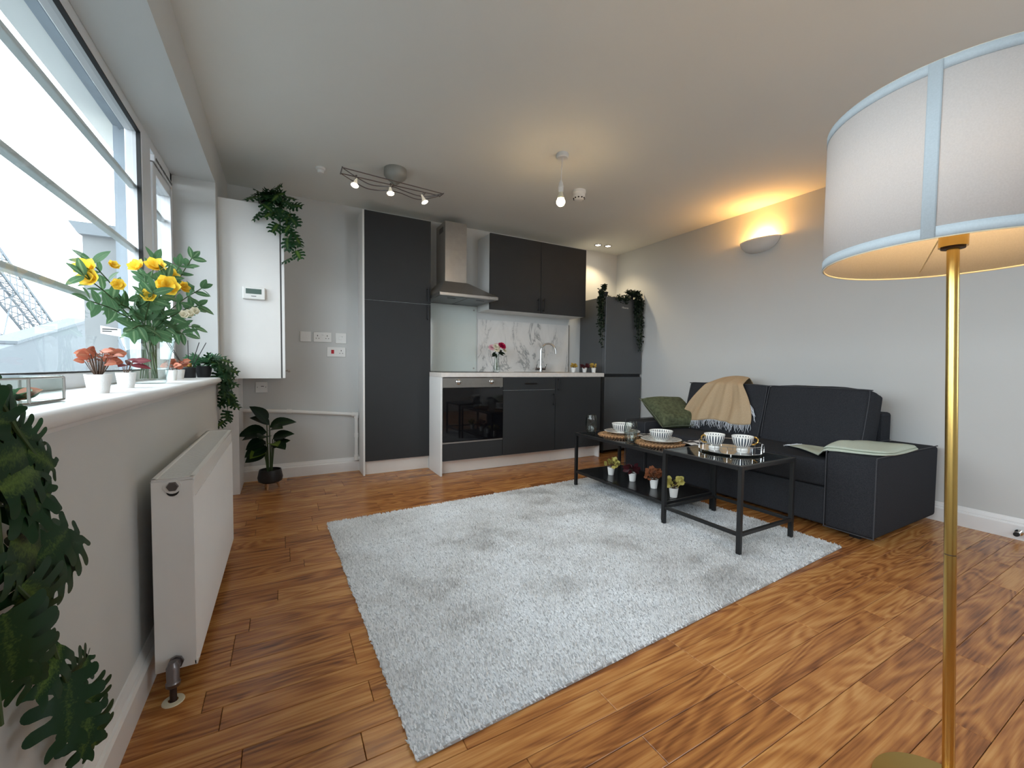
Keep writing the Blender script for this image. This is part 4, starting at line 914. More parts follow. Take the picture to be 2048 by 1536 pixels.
# ---------------------------------------------------------------- sofa
X0, X1, Y0, Y1 = 2.82, 3.70, 1.0, 2.90
sofa = thing('sofa', 'charcoal fabric two-seat sofa with wide arms against the right wall', 'sofa', (3.26, 1.95, 0))
def cushion(dims, puff=.03, bev=.04, nx=6, ny=8, nz=3, tilt=0, pivot=None, name='cushion', m=None, seed=0):
    x0, x1, y0, y1, z0, z1 = dims
    bm = bmesh.new(); bmesh.ops.create_cube(bm, size=1)
    bmesh.ops.subdivide_edges(bm, edges=bm.edges, cuts=7, use_grid_fill=True)
    rs = random.Random(seed); ph = [rs.uniform(0, 6) for _ in range(6)]
    for v in bm.verts:
        x, y, z = v.co*2
        ex, ey, ez = 1-x*x, 1-y*y, 1-z*z
        v.co.x = (x0+x1)/2+(x1-x0)/2*x*(1+puff*2*ey*ez*1.2); v.co.y = (y0+y1)/2+(y1-y0)/2*y*(1+puff*.5*ex*ez)
        v.co.z = (z0+z1)/2+(z1-z0)/2*z*(1+puff*3*ex*ey)
        v.co += Vector((math.sin(7*y+ph[0]), math.sin(5*x+ph[1]), math.sin(6*y+ph[2])))*.0025
    if tilt:
        R = Matrix.Rotation(tilt, 3, 'Y')
        for v in bm.verts: v.co = R @ (v.co-Vector(pivot))+Vector(pivot)
    off = wl(sofa)
    for v in bm.verts: v.co -= off
    me = bpy.data.meshes.new(name); bm.to_mesh(me); bm.free(); me.materials.append(m or M['sofa']); me.polygons.foreach_set('use_smooth', [True]*len(me.polygons))
    o = bpy.data.objects.new(name, me); COL.objects.link(o); o.parent = sofa
    md = o.modifiers.new('b', 'BEVEL'); md.width = .018; md.segments = 3; md.limit_method = 'ANGLE'; md.angle_limit = 1.0
    return o
def arm(ya, yb):
    o = MB().box(X0, X1-.01, ya, yb, .04, .492).build('armrest', M['sofa'], sofa, bev=.022)
    o.modifiers['bevel'].segments = 4; o.data.polygons.foreach_set('use_smooth', [True]*6)
    for yy in (ya+.004, yb-.004):
        MB().tube(catmull([(X0-.001, yy, .045), (X0-.001, yy, .30), (X0-.001, yy, .470), (X0+.006, yy, .486), (X0+.025, yy, .4935), (X0+.3, yy, .4935), (X1-.02, yy, .4935)], 4), .0032, 6).build('piping', M['piping'], o)
    MB().tube([(X0, ya, .044), (X0, yb, .044)], .003, 6).build('piping', M['piping'], o)
arm(Y0, 1.247); arm(2.653, Y1)
bx('seat_base', (X0+.02, X1-.03, 1.249, 2.651, .042, .268), M['sofa'], sofa, bev=.012)
cushion((X0+.012, 3.42, 1.252, 2.648, .272, .432), .035, name='seat_cushion', seed=3)
bx('back_frame', (3.55, X1, 1.245, 2.655, .05, .685), M['sofa'], sofa, bev=.02)
for (a, c, sd) in ((1.235, 1.885, 1), (1.893, 2.60, 2)):
    o = cushion((3.235, 3.425, a, c, .428, .865), .045, tilt=math.radians(15), pivot=(3.235, 0, .428), name='back_cushion', seed=sd)
    R = Matrix.Rotation(math.radians(15), 3, 'Y'); pv = Vector((3.235, 0, .428))
    loop = [(3.236, a+.008, .455), (3.236, a+.004, .60), (3.236, a+.004, .82), (3.236, a+.012, .852), (3.236, a+.04, .862), (3.236, c-.04, .862), (3.236, c-.012, .852), (3.236, c-.004, .82), (3.236, c-.004, .60), (3.236, c-.008, .455)]
    MB().tube([R @ (Vector(p)-pv)+pv+Vector((-.002, 0, 0)) for p in catmull(loop, 2)], .003, 6).build('piping', M['piping'], o)
for x in (X0+.08, X1-.12):
    for yv in (Y0+.12, Y1-.12): bx('foot', (x, x+.05, yv-.025, yv+.025, 0, .045), M['black'], sofa)

# olive cushion leaning on the far arm
def pillow(name, label, c, ax, ay, size, thick, m):
    ax, ay = Vector(ax).normalized(), Vector(ay); ay = (ay-ay.dot(ax)*ax).normalized(); n = ax.cross(ay)
    b = thing(name, label, 'cushion', c)
    mb = MB(); N = 16; C = Vector(c)
    for sgn in (-1, 1):
        def fn(u, v):
            x, y = u*2-1, v*2-1
            pin = 1-.10*(1-x*x)*abs(y)**3-.0; piny = 1-.10*(1-y*y)*abs(x)**3
            h = max(0, (1-x**4)*(1-y**4))**.42
            return C+ax*x*size/2*(1-.07*(1-y*y)*abs(x))+ay*y*size/2*(1-.07*(1-x*x)*abs(y))+n*sgn*thick/2*h*(1+.05*math.sin(5*x+3*y))
        mb.grid(fn, N, N)
    mb.build('cover', m, b, smooth=True, angle=180, sub=1)
    pp = [C+ax*x*size/2*(1-.07*(1-y*y)*abs(x))+ay*y*size/2*(1-.07*(1-x*x)*abs(y)) for x, y in [(-1+2*i/10, -1) for i in range(10)]+[(1, -1+2*i/10) for i in range(10)]+[(1-2*i/10, 1) for i in range(10)]+[(-1, 1-2*i/10) for i in range(10)]]
    MB().tube(pp, .0035, 6, closed=True).build('piping', mat('olive_piping', (.13, .15, .10), .8), b)
    return b
pillow('scatter_cushion', 'olive green velvet cushion leaning on the far sofa arm', (3.185, 2.675, .568), (1, -.27, 0), (.08, .38, .22), .45, .15, M['olive'])

# tan throw over the left back cushion
th = thing('tan_throw', 'tan woven throw with pale fringe draped over the left back cushion', 'throw', (3.35, 2.3, .7))
tl = math.tan(math.radians(15))
def throwp(u, v):
    # u across (0 far/left .. 1 near/right), v from behind the cushion (0) over the top to the hem (1)
    top = .905
    if v < .16:
        k = v/.16; z = .80+(top-.80)*math.sin(k*PI/2); x = 3.60-.13*k; w = .10; yc = 2.24
    else:
        k = (v-.16)/.84; z = top-.375*k**1.0; xs = 3.222+(z-.428)*tl
        x = xs-.022-.035*math.sin(min(1, k*3)*PI/2)*.6 + .05*(1-min(1, k*7))
        x = 3.50-(3.50-(xs-.030))*min(1, k*6)**.7
        w = .115+.20*(1-(1-k)**1.7); yc = 2.235+.045*k
    f = .012*math.sin(u*22+2*v)*min(1, v*1.5)+.008*math.sin(u*41+1.3)*v+.010*math.sin((u+.35*v)*13)*v
    y = yc+(.5-u)*2*w
    zz = z+.012*math.sin(u*PI)*(1-v)+(.02*(u-.5)*v)
    return (x-f-.01*(1-abs(2*u-1))*v, y, zz-(.012*math.sin(u*9) if v > .9 else 0))
MB().grid(throwp, 60, 34).build('cloth', M['tan'], th, smooth=True, angle=180, solid=.004)
mb = MB()
for i in range(95):
    u = (i+.5)/95; p = Vector(throwp(u, 1)); L = random.uniform(.04, .075)
    q = p+Vector((-.006, random.uniform(-.012, .012), -L*.5)); e = p+Vector((random.uniform(-.012, .008), random.uniform(-.02, .02), -L))
    mb.tube([p, q, e], [.0022, .0018, .001], 4)
for i in range(8):
    p = Vector(throwp(1, .66+.02*i)); mb.tube([p, p+Vector((-.01, -.025-.01*random.random(), -.03)), p+Vector((-.012, -.03-.02*random.random(), -.07))], .0018, 4)
mb.build('fringe', M['fringe'], th, kind='stuff')
# pale green throw over the near arm
tg = thing('green_throw', 'pale green folded throw with white fringe lying over the near sofa arm', 'throw', (3.1, 1.25, .49))
rows = [((3.20, 1.555, .447), (3.07, 1.575, .447)), ((3.18, 1.47, .449), (3.02, 1.49, .449)), ((3.17, 1.38, .451), (2.95, 1.40, .450)), ((3.20, 1.30, .470), (2.87, 1.31, .452)), ((3.235, 1.262, .500), (2.83, 1.265, .497)), ((3.31, 1.22, .505), (2.842, 1.20, .504)), ((3.39, 1.14, .504), (2.87, 1.10, .504)), ((3.43, 1.08, .503), (2.89, 1.04, .503)), ((3.42, 1.03, .503), (2.92, 1.002, .503)), ((3.36, 1.0, .501), (3.0, .99, .499))]
def greenp(u, v, dz=0):
    t = u*(len(rows)-1); i = min(int(t), len(rows)-2); k = t-i
    a = Vector(rows[i][0]).lerp(Vector(rows[i+1][0]), k); c = Vector(rows[i][1]).lerp(Vector(rows[i+1][1]), k)
    p = a.lerp(c, v); p.z += dz+.006*math.sin(v*8+u*5)*math.sin(u*PI)+.020*math.sin(v*PI)**.6*max(0, math.sin(u*PI))*(1 if u > .45 else .6)+.006*math.sin(u*17)*math.sin(v*PI); return p
MB().grid(lambda u, v: greenp(u, v), 30, 16).build('cloth', M['mint'], tg, smooth=True, angle=180, solid=.006)
MB().grid(lambda u, v: greenp(.42+.55*u, .06+.9*v, .010), 22, 14).build('folded_layer', M['mint'], tg, smooth=True, angle=180, solid=.006)
mb = MB()
for i in range(34):
    p = greenp(0, i/33); d = Vector((random.uniform(-.02, .02), random.uniform(.03, .06), -.008)); mb.tube([p, p+d*.5+Vector((0, 0, .006)), p+d], [.0022, .002, .001], 4)
mb.build('fringe', M['fringe'], tg, kind='stuff')

# ---------------------------------------------------------------- coffee tables
def table(label, x0, x1, y0, y1, h, shelf, topm, rail_z):
    b = thing('coffee_table', label, 'table', ((x0+x1)/2, (y0+y1)/2, RZ))
    w = .022
    for x in (x0, x1-w):
        for yv in (y0, y1-w): bx('leg', (x, x+w, yv, yv+w, RZ, h-.0), M['table'], b, bev=.002)
    MB().box(x0+w, x1-w, y0, y0+w, h-w, h).box(x0+w, x1-w, y1-w, y1, h-w, h).box(x0, x0+w, y0+w, y1-w, h-w, h).box(x1-w, x1, y0+w, y1-w, h-w, h).build('top_frame', M['table'], b, bev=.002)
    MB().box(x0+w, x1-w, y0+.002, y0+w-.002, rail_z-.018, rail_z).box(x0+w, x1-w, y1-w+.002, y1-.002, rail_z-.018, rail_z).box(x0+.002, x0+w-.002, y0+w, y1-w, rail_z-.018, rail_z).box(x1-w+.002, x1-.002, y0+w, y1-w, rail_z-.018, rail_z).build('lower_rail', M['table'], b, bev=.001)
    if shelf: bx('shelf', (x0+w, x1-w, y0+w, y1-w, rail_z-.012, rail_z+.002), M['shelf'], b)
    bx('tabletop', (x0+w-.004, x1-w+.004, y0+w-.004, y1-w+.004, h-.006, h+.001), topm, b)
    return b
BH, SH = .444, .474
table('long low black coffee table with dark glass top and black shelf', 2.075, 2.565, 1.785, 2.70, BH, True, M['blackback'], .135)
table('smaller black coffee table with clear glass top and open base', 2.045, 2.55, 1.272, 1.778, SH, False, M['glass'], .125)

# things on the long table
def woven_mat(label, c, R=.17):
    b = thing('placemat', label, 'placemat', c); x, y, z = c
    mb = MB(); mb2 = MB(); ring = 0; r = .012
    while r < R:
        n = max(6, int(2*PI*r/.0125))
        for i in range(n):
            a = 2*PI*(i+.5*(ring % 2))/n
            rot = Matrix.Rotation(a+(.7 if ring % 2 else -.7), 3, 'Z')
            (mb2 if (ring % 3 == 1 and i % 2) else mb).ell((x+r*math.cos(a), y+r*math.sin(a), z+.0045), (.0052, .0085, .0042), 5, 3, rot)
        r += .0115; ring += 1
    mb.lathe([(.001, .001), (R, .001)], 40, c)
    mb.build('weave', M['weave'], b, kind='stuff', smooth=True); mb2.build('dark_weave', M['weavedk'], b, kind='stuff', smooth=True)
woven_mat('round woven seagrass placemat at the far end of the long coffee table', (2.325, 2.45, BH+.001))
woven_mat('round woven seagrass placemat beside the smaller coffee table', (2.325, 2.055, BH+.001))
M['platepat'] = stripes('striped_plate_glaze', 34, .072, .132, .42, radial=True)
M['bowlpat'] = stripes('striped_bowl_glaze', 30, .006, .066, .44)
M['cuppat'] = stripes('striped_cup_glaze', 22, .022, .078, .40)
def dish(label, name, cat, c, prof, m, seg=56):
    b = thing(name, label, cat, c); MB().lathe(prof, seg).build('body', m, b, local=True, smooth=True, angle=60); return b
PL = [(.001, .004), (.045, .003), (.048, 0), (.052, 0), (.055, .005), (.085, .009), (.135, .021), (.138, .023), (.134, .0245), (.085, .0135), (.06, .010), (.001, .009)]
BW = [(.001, .004), (.030, .004), (.033, 0), (.037, 0), (.040, .005), (.062, .022), (.074, .045), (.080, .070), (.0785, .071), (.076, .069), (.070, .046), (.058, .025), (.035, .010), (.001, .008)]
MZ = BH+.0105
for (x, y, w) in ((2.345, 2.445, 'far'), (2.33, 2.045, 'near')):
    dish('striped ceramic plate on the %s woven placemat' % w, 'plate', 'plate', (x, y, MZ), PL, M['platepat'])
    dish('striped ceramic bowl standing on the %s striped plate' % w, 'bowl', 'bowl', (x, y, MZ+.0105), BW, M['bowlpat'])
def tumbler(label, c, water):
    b = thing('tumbler', label, 'glass', c)
    MB().lathe([(.001, .0), (.030, .0), (.033, .005), (.042, .045), (.046, .08), (.043, .125), (.037, .155), (.0355, .1555), (.041, .125), (.0435, .08), (.0395, .045), (.030, .014), (.001, .011)], 36).build('glass', M['thickglass'], b, local=True, smooth=True, angle=70)
    if water: MB().lathe([(.001, .0112), (.0299, .0142), (.0393, .045), (.0428, .072), (.001, .072)], 36).build('water', M['water'], b, local=True, smooth=True)
tumbler('empty clear tumbler at the far corner of the long table', (2.14, 2.575, BH+.0012), False)
tumbler('clear tumbler half full of water between the two placemats', (2.135, 2.14, BH+.0012), True)
def napkin(label, c, rz, L=.30, Wd=.16):
    b = thing('napkin', label, 'napkin', c, rz)
    def fn(u, v): return (-Wd/2+Wd*u, -L/2+L*v, .004+.010*abs(math.sin(u*5+v*6))+.012*math.sin(v*PI)*u)
    MB().grid(fn, 12, 20).build('cloth', M['napkin'], b, local=True, smooth=True, angle=180, solid=.003)
napkin('black and white striped napkin between the placemats', (2.45, 2.245, BH+.002), .35, .17, .13)
napkin('black and white striped napkin beside the near placemat', (2.49, 1.885, BH+.002), .2, .15, .11)

# tray and cups on the small table
tr = thing('wire_tray', 'round mirrored tray with chrome wire gallery on the smaller table', 'tray', (2.375, 1.555, SH+.001))
MB().lathe([(.001, .012), (.172, .012), (.174, .010), (.172, .008), (.001, .008)], 48).build('mirror_plate', M['chrome'], tr, local=True, smooth=True)
for zz in (.011, .052): MB().tube([(.175*math.cos(2*PI*i/48), .175*math.sin(2*PI*i/48), zz) for i in range(48)], .002, 6, closed=True).build('rail', M['chrome'], tr, local=True, smooth=True)
for i in range(16):
    a = 2*PI*i/16+.1; c, s = .175*math.cos(a), .175*math.sin(a); MB().tube([(c, s, .010), (c, s, .052)], .0014, 5).build('post', M['chrome'], tr, local=True)
for i in range(4):
    a = 2*PI*i/4+.6; MB().ell((.160*math.cos(a), .160*math.sin(a), .0045), (.005, .005, .0045), 8, 5).build('foot', M['chrome'], tr, local=True)
CP = [(.001, .006), (.024, .006), (.027, .0), (.032, .0), (.032, .004), (.026, .012), (.034, .020), (.050, .038), (.057, .060), (.060, .084), (.0585, .085), (.0555, .083), (.052, .060), (.044, .038), (.028, .020), (.001, .016)]
for (x, y, ha, lab) in ((2.335, 1.635, 2.75, 'striped white teacup with gold handle at the left of the tray'), (2.415, 1.505, -.62, 'striped white teacup with gold handle at the right of the tray')):
    b = thing('teacup', lab, 'cup', (x, y, SH+.0135), ha)
    MB().lathe(CP, 48).build('body', M['cuppat'], b, local=True, smooth=True, angle=60)
    MB().tube(catmull([(.055, 0, .068), (.070, 0, .078), (.086, 0, .066), (.084, 0, .046), (.066, 0, .034), (.050, 0, .034)], 5), .0045, 8).build('handle', M['gold'], b, local=True, smooth=True)

# mini plants on the lower shelf
mini_plant('mini pale gold plant in a white pot, furthest on the low shelf', (2.24, 2.446, .138), M['olivegold'], h=.062, r=.029, nleaf=34, s=.03, lift=.075, spread=.042)
mini_plant('mini near-black burgundy plant in a white pot on the low shelf', (2.257, 2.235, .138), M['burgdk'], h=.062, r=.029, nleaf=14, kind='oval', s=.05, lift=.06, spread=.03)
mini_plant('mini bushy russet brown plant in a white pot on the low shelf', (2.26, 2.035, .138), M['russet'], h=.062, r=.029, nleaf=60, s=.026, lift=.085, spread=.046)
mini_plant('mini yellow-gold plant in a white pot, nearest on the low shelf', (2.215, 1.83, .138), M['olivegold'], h=.062, r=.029, nleaf=36, s=.032, lift=.08, spread=.042)

# ---------------------------------------------------------------- things on the window board
def sill_pot(lab, c, m, r=.029, h=.052, n=16, kind='round', s=.032, spread=.04, lift=.06, cups=True):
    b = thing('potted_plant', lab, 'plant', c); x, y, z = c
    potmesh(b, c, r, r*.76, h, M['potwhite'], rim=.0005, wall=.003)
    for i in range(n):
        a = 2*PI*i/n*2.4+random.uniform(-.3, .3); rr = spread*math.sqrt((i+1)/n)*random.uniform(.7, 1.1)
        p = Vector((x+rr*math.cos(a), y+rr*math.sin(a), z+h+lift*random.uniform(.45, 1)*(1-.3*rr/spread)))
        MB().tube(catmull([(x+.004*math.cos(a), y+.004*math.sin(a), z+h*.86), (x+rr*.6*math.cos(a), y+rr*.6*math.sin(a), z+h+(p.z-z-h)*.35), p], 3), .0009, 4).build('stem', M['stembr'], b)
        put_leaf(kind, m, b, p, Vector((math.cos(a), math.sin(a), random.uniform(-.1, .5))), Vector((.45, -.75, .75))+rv(.45), s*random.uniform(.8, 1.2))
sill_pot('coral leaved plant in a white pot, nearest on the window board', (-.449, 1.56, ZS), M['coral'], n=40, s=.027, spread=.036, lift=.08)
sill_pot('burgundy leaved plant in a white pot beside the glass vase', (-.466, 1.86, ZS), M['burg'], r=.027, n=10, kind='oval', s=.05, spread=.02, lift=.06)
sill_pot('plain white pot with a small coral plant just behind the glass vase', (-.485, 2.62, ZS), M['coral'], r=.024, n=8, s=.03, spread=.02, lift=.03)
sill_pot('peach and plum leaved plant in a white pot beside the reed diffuser', (-.508, 2.90, ZS), M['coral'], r=.030, h=.052, n=24, s=.034, spread=.03, lift=.06)
b = thing('reed_diffuser', 'black reed diffuser with a gold cap and black reeds on the window board', 'diffuser', (-.50, 3.13, ZS))
MB().lathe([(.001, 0), (.034, 0), (.036, .003), (.036, .060), (.032, .064), (.012, .065)], 28, (-.50, 3.13, ZS)).build('bottle', M['potblack'], b, smooth=True)
MB().lathe([(.017, .064), (.018, .066), (.018, .088), (.014, .089)], 24, (-.50, 3.13, ZS)).build('cap', M['gold'], b, smooth=True)
for (dx, dy, h) in ((-.10, .0, .21), (-.085, -.02, .205), (0, 0, .225), (.055, -.0, .215), (.085, .03, .215)): MB().tube([(-.50, 3.13, ZS+.02), (-.50+dx, 3.13+dy, ZS+h)], .0022, 5).build('reed', M['rubber'], b)
b = thing('trailing_plant', 'trailing swiss cheese plant in a black pot at the far end of the window board', 'plant', (-.445, 3.24, ZS))
potmesh(b, (-.440, 3.24, ZS), .046, .034, .072, M['potblack'])
for i in range(14):
    a = random.uniform(0, 2*PI); d = Vector((math.cos(a), math.sin(a)*.7-.3, random.uniform(.0, .9))); put_leaf('monstera', leafmat('bright_monstera_leaf', (.06, .16, .08), (.25, .38, .2)) if i == 0 else bpy.data.materials['bright_monstera_leaf'], b, Vector((-.44, 3.24, ZS+.085))+d*.02, d, Vector((0, -.5, 1))+rv(.4), random.uniform(.055, .075))
for pts, st in (([(-.44, 3.24, .965), (-.40, 3.24, 1.01), (-.355, 3.25, .99), (-.335, 3.28, .90), (-.325, 3.32, .78), (-.33, 3.34, .66), (-.345, 3.34, .58)], .040),
                ([(-.44, 3.24, .965), (-.38, 3.2, 1.0), (-.34, 3.22, .93), (-.335, 3.26, .84), (-.32, 3.28, .76)], .032),
                ([(-.44, 3.24, .965), (-.385, 3.28, .985), (-.345, 3.3, .9), (-.335, 3.32, .83), (-.33, 3.34, .74)], .036)):
    vine(b, pts, M['leaf'], .062, st, (.5, -.8, .3), spread=.5)

# geometric glass box
b = thing('glass_terrarium', 'low glass and metal keepsake box holding a green air plant on the window board', 'box', (-.48, 1.10, ZS))
hx = [(-.425, 1.135), (-.420, 1.265), (-.50, 1.30), (-.55, 1.18), (-.545, 1.06), (-.47, 1.03)]
z0, z1 = ZS+.004, ZS+.052
for i in range(6):
    p, q = hx[i], hx[(i+1) % 6]
    MB().quad((*p, z0), (*q, z0), (*q, z1), (*p, z1)).build('pane', M['glass'], b)
    MB().tube([(*p, z0), (*p, z1)], .0026, 6).build('edge_strip', M['steel'], b)
    for z in (z0, z1): MB().tube([(*p, z), (*q, z)], .0024, 6).build('edge_strip', M['steel'], b)
MB().prism(hx, z1+.001, z1+.004, 'z').build('lid', M['glass'], b); MB().prism(hx, z0-.003, z0-.001, 'z').build('base', M['chrome'], b)
for i in range(9):
    a = i*2*PI/9; put_leaf('round', M['leafbq'] if i % 3 else M['coral'], b, (-.465, 1.19, z0+.004), (math.cos(a), math.sin(a), .8), (.3, -.5, 1), .042)

# vase with laurel and yellow flowers
VC = Vector((-.492, 2.27, ZS))
b = thing('glass_vase', 'large clear glass vase holding the tall leafy bouquet on the window board', 'vase', VC)
MB().lathe([(.001, .0), (.050, .0), (.055, .006), (.060, .05), (.072, .12), (.088, .188), (.0865, .189), (.070, .12), (.0575, .05), (.052, .014), (.001, .012)], 40, VC).build('vase', M['thickglass'], b, smooth=True, angle=70)
MB().tube([(VC.x+.0875*math.cos(2*PI*i/40), VC.y+.0875*math.sin(2*PI*i/40), ZS+.189) for i in range(40)], .0016, 6, closed=True).build('rim', M['thickglass'], b, smooth=True)
b = thing('bouquet', 'tall bouquet of green laurel branches with yellow flowers in the glass vase', 'flowers', VC+Vector((0, 0, .02)))
br = [(-.60, 1.99, 1.27), (-.57, 1.93, 1.18), (-.60, 2.06, 1.33), (-.50, 2.08, 1.10), (-.47, 2.28, 1.40), (-.40, 2.34, 1.40), (-.36, 2.38, 1.45), (-.33, 2.40, 1.32), (-.345, 2.40, 1.24), (-.36, 2.40, 1.14), (-.44, 2.10, 1.25), (-.52, 2.35, 1.34), (-.38, 2.30, 1.10), (-.45, 2.15, 1.08), (-.55, 2.15, 1.20), (-.42, 2.22, 1.32)]
for e in br:
    e = Vector(e); foot = VC+Vector((random.uniform(-.03, .03), random.uniform(-.03, .03), .02)); neck = VC+Vector((0, 0, .19))+(e-VC).normalized()*.03+Vector((random.uniform(-.02, .02), random.uniform(-.02, .02), 0))
    C = catmull([foot, neck, neck.lerp(e, .55)+Vector((0, 0, .02)), e], 6); MB().tube(C, .0022, 5).build('stem', M['stem'], b, smooth=True)
    n = len(C); k = 0
    for i in range(8, n, 2 if (e-neck).length > .22 else 3):
        p = C[i]; t = (C[min(i+1, n-1)]-C[i-1]).normalized(); sd = t.cross(Vector((0.3, -1, .2))).normalized()*(1 if k % 2 else -1); k += 1
        for q in range(2):
            d = (t*.6+sd*(.7 if q == 0 else -.6)+rv(.35)); put_leaf('oval', M['leafbq'], b, p, d, Vector((.4, -.8, .6))+rv(.5), random.uniform(.05, .075))
    put_leaf('oval', M['leafbq'], b, C[-1], (C[-1]-C[-2])+rv(.005), Vector((.4, -.8, .6)), .065)
for i in range(34):
    p = VC+Vector((random.uniform(-.05, .07), random.uniform(-.12, .05), random.uniform(.17, .36))); put_leaf('oval', M['leafbq'], b, p, rv()+Vector((0, -.2, .5)), Vector((.3, -.9, .5))+rv(.5), random.uniform(.06, .085))
for (p, u, r) in (((-.605, 2.03, 1.30), (-.2, -1, .5), .042), ((-.59, 2.01, 1.265), (-.2, -1, .2), .038), ((-.55, 2.08, 1.33), (.5, -.6, .4), .022), ((-.50, 2.18, 1.35), (-.4, -.8, .5), .036), ((-.455, 2.22, 1.365), (.1, -.9, .6), .042), ((-.42, 2.26, 1.34), (.5, -.8, .3), .038), ((-.415, 2.18, 1.285), (.4, -1, .1), .05), ((-.38, 2.28, 1.30), (.8, -.6, .2), .03), ((-.53, 2.06, 1.26), (.2, -1, 0), .026), ((-.46, 2.14, 1.24), (0, -1, -.1), .03)):
    flower(b, p, u, r, M['yellow'], 6, 2, 'round')
for (p) in ((-.36, 2.3, 1.19), (-.345, 2.33, 1.205), (-.37, 2.25, 1.18)): flower(b, p, (.2, -1, .3), .022, M['cream'], 6, 2, 'round', 'bud')
MB().grid(lambda u, v: (-.565+.055*u, 1.995, 1.075+.028*v-.01*u), 1, 1).build('price_tag', M['plastic'], b)
MB().box(-.56, -.52, 1.9935, 1.9945, 1.089, 1.0925).box(-.56, -.535, 1.9935, 1.9945, 1.082, 1.085).build('tag_print', M['rubber'], b)

# near hanging plant at the left edge
b = thing('trailing_plant', 'large dark swiss cheese plant hanging down the wall at the left edge nearest the camera', 'plant', (-.46, .78, ZS))
potmesh(b, (-.47, .78, ZS), .06, .045, .08, M['potblack'])
smooth_leaf('monstera', M['leaf'])
def big(p, d, nrm, s): put_leaf('monstera_smooth', M['leaf'], b, p, d, nrm, s)
V1 = [(-.47, .78, .96), (-.38, .82, .99), (-.335, .85, .90), (-.325, .87, .78), (-.325, .89, .66), (-.32, .97, .55), (-.32, 1.02, .44), (-.32, 1.08, .33), (-.32, 1.15, .26), (-.32, 1.16, .21)]
V2 = [(-.47, .78, .96), (-.40, .86, .98), (-.34, .90, .93), (-.33, .95, .86), (-.325, 1.0, .80)]
V3 = [(-.47, .78, .96), (-.38, .76, .98), (-.33, .80, .85), (-.32, .83, .70), (-.32, .84, .55), (-.32, .85, .45)]
kf = lambda p: (p[0], p[1]*.889+.004, .97-(.97-p[2])*.889)
V1, V2, V3 = [v_[:1]+[kf(p) for p in v_[1:]] for v_ in (V1, V2, V3)]
for v_ in (V1, V2, V3): MB().tube(catmull(v_, 8), .003, 6).build('stem', M['stem'], b, smooth=True)
NR = (.75, -.6, .2)
LS = [((-.345, .84, .945), (0, 1, .25), .075), ((-.34, .85, .92), (.1, 1, -.1), .085), ((-.335, .87, .895), (0, 1, -.2), .09), ((-.335, .90, .875), (0, .9, -.35), .085), ((-.33, .955, .86), (0, .8, -.6), .06), ((-.325, .97, .825), (.1, .8, -.5), .07), ((-.325, .975, .80), (0, .9, -.9), .05),
      ((-.325, .88, .825), (0, 1, .0), .10), ((-.32, .88, .785), (0, 1, .1), .10), ((-.32, .89, .755), (.1, 1, -.1), .10), ((-.32, .90, .725), (0, .75, .35), .09), ((-.32, .90, .70), (0, .9, -.6), .10), ((-.32, .88, .66), (0, 1, -.1), .085),
      ((-.32, .96, .64), (.05, 1, .15), .105), ((-.318, 1.03, .62), (0, 1, .05), .095), ((-.32, .92, .62), (0, .7, -.8), .09), ((-.32, .99, .585), (.1, 1, .05), .085), ((-.32, .90, .57), (0, .3, -1), .10), ((-.32, .87, .60), (0, .2, -1), .10), ((-.318, .92, .535), (0, .25, -1), .08),
      ((-.32, 1.04, .455), (0, -.75, -.35), .08), ((-.32, 1.07, .37), (0, .9, -.2), .07), ((-.318, 1.055, .385), (.1, -.35, -.9), .095), ((-.32, 1.14, .30), (0, .4, -.9), .07), ((-.32, 1.15, .255), (0, -.4, -.8), .075), ((-.32, 1.15, .235), (0, .35, -1), .085), ((-.32, 1.10, .345), (0, .9, .3), .05)]
for i, (p, d, s) in enumerate(LS): big(kf(p), d, Vector(NR)+rv(.25), s*1.0)
for i in range(7):
    big((-.345+random.uniform(-.02, .01), random.uniform(.70, .78), random.uniform(.58, .93)), Vector((.1, random.uniform(.2, 1), random.uniform(-.7, .2))), Vector(NR)+rv(.4), random.uniform(.08, .10))

# ---------------------------------------------------------------- floor lamp
LX, LY = 1.303, .347
lm = thing('floor_lamp', 'brass floor lamp with a large white drum shade in the right foreground', 'lamp', (1.281, .303, 0))
MB().lathe([(.001, 0), (.128, 0), (.130, .004), (.128, .010), (.05, .014), (.014, .018), (.012, .03)], 56, (1.281, .303, 0)).build('base', M['brass'], lm, smooth=True)
P0, P1 = Vector((1.281, .303, .01)), Vector((LX, LY, 1.25))
def pl_(z): return P0.lerp(P1, (z-.01)/1.24)
pole = MB().tube([pl_(.012), pl_(.565)], .0104, 20).build('pole', M['brass'], lm, smooth=True)
MB().tube([pl_(.567), pl_(1.25)], .0104, 20).build('pole', M['brass'], lm, smooth=True)
MB().tube([pl_(.560), pl_(.572)], .0096, 16).build('pole_joint', M['pipedark'], lm)
MB().tube([(LX, LY, 1.242), (LX, LY, 1.246)], .020, 20).build('socket_ring', M['pipedark'], lm)
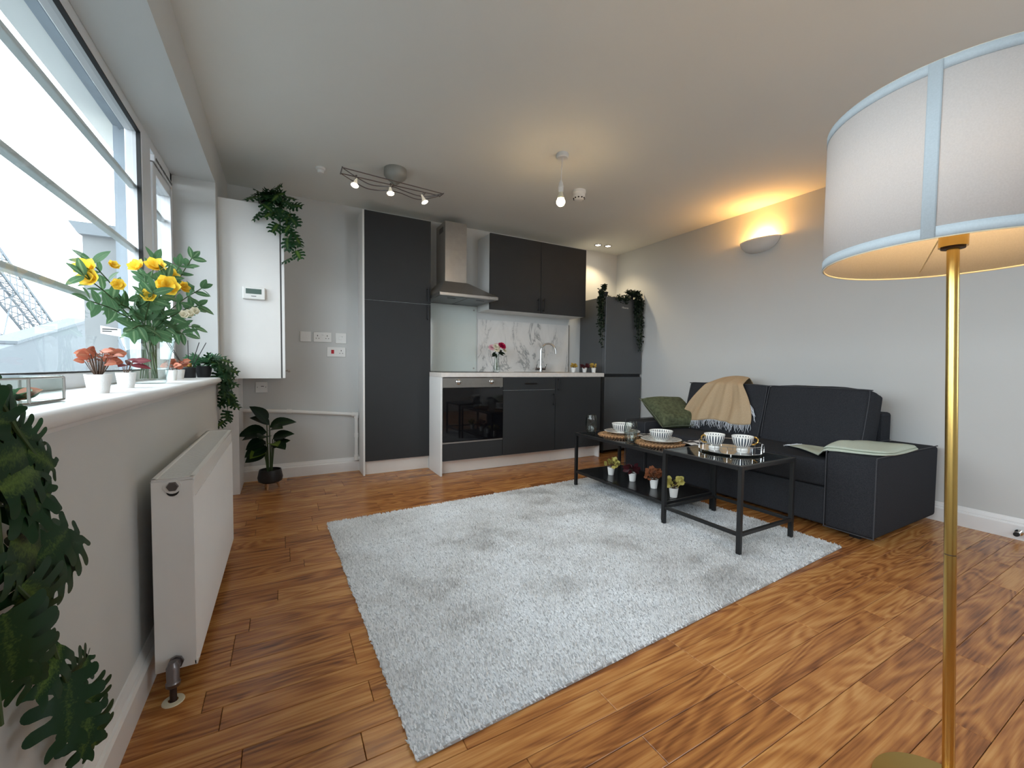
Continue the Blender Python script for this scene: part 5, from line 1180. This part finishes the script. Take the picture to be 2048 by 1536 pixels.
MB().tube([(LX, LY, 1.246), (LX, LY, 1.30)], .024, 24).build('lamp_socket', M['brass'], lm, smooth=True)
MB().ell((LX, LY, 1.365), (.032, .032, .04), 16, 10).build('bulb', M['bulbw'], lm, smooth=True)
R_, zb, zt = .231, 1.222, 1.548
sh = MB().lathe([(R_, zb), (R_, zt)], 96, (LX, LY, 0)).build('lamp_shade', M['shade'], lm, smooth=True, solid=.0012)
for (a, c) in ((zb, zb+.020), (zt-.020, zt)):
    MB().lathe([(R_+.001, a), (R_+.001, c)], 96, (LX, LY, 0)).build('binding', M['shadeband'], sh, smooth=True, solid=.0008)
MB().lathe([(R_+.0016, zb), (R_+.0016, zt)], 6, (LX, LY, 0), math.radians(183.9), math.radians(189.0)).build('seam', M['shadeband'], sh, smooth=True, solid=.0006)
for z in (zb, zt): MB().tube([(LX+(R_-.0015)*math.cos(2*PI*i/72), LY+(R_-.0015)*math.sin(2*PI*i/72), z) for i in range(72)], .002, 6, closed=True).build('wire_ring', M['cream_plastic'], sh, smooth=True)
for i in range(3):
    a = math.radians(150+120*i); c, s = math.cos(a), math.sin(a)
    MB().tube([(LX+.022*c, LY+.022*s, 1.292), (LX+.10*c, LY+.10*s, 1.285), (LX+(R_-.002)*c, LY+(R_-.002)*s, zb+.012)], .0016, 5).build('spider_arm', M['cream_plastic'], lm)
cu = bpy.data.curves.new('print', 'FONT'); cu.body = 'MAX 60W'; cu.size = .0085; cu.extrude = .0002; cu.align_x = 'CENTER'
lo = bpy.data.objects.new('socket_print', cu); COL.objects.link(lo); bpy.context.view_layer.update()
me = bpy.data.meshes.new_from_object(lo); bpy.data.objects.remove(lo)
lo = bpy.data.objects.new('socket_print', me); COL.objects.link(lo); lo.parent = lm; me.materials.clear(); me.materials.append(M['pipedark'])
ta = math.atan2(-LY, -LX)+.35
lo.rotation_euler = (PI/2, 0, ta+PI/2); lo.location = Vector((LX+.0243*math.cos(ta), LY+.0243*math.sin(ta), 1.268))-wl(lm)
lamp('floor_lamp_light', 'POINT', (LX, LY, 1.37), 8.5, (1, .60, .26), .04)
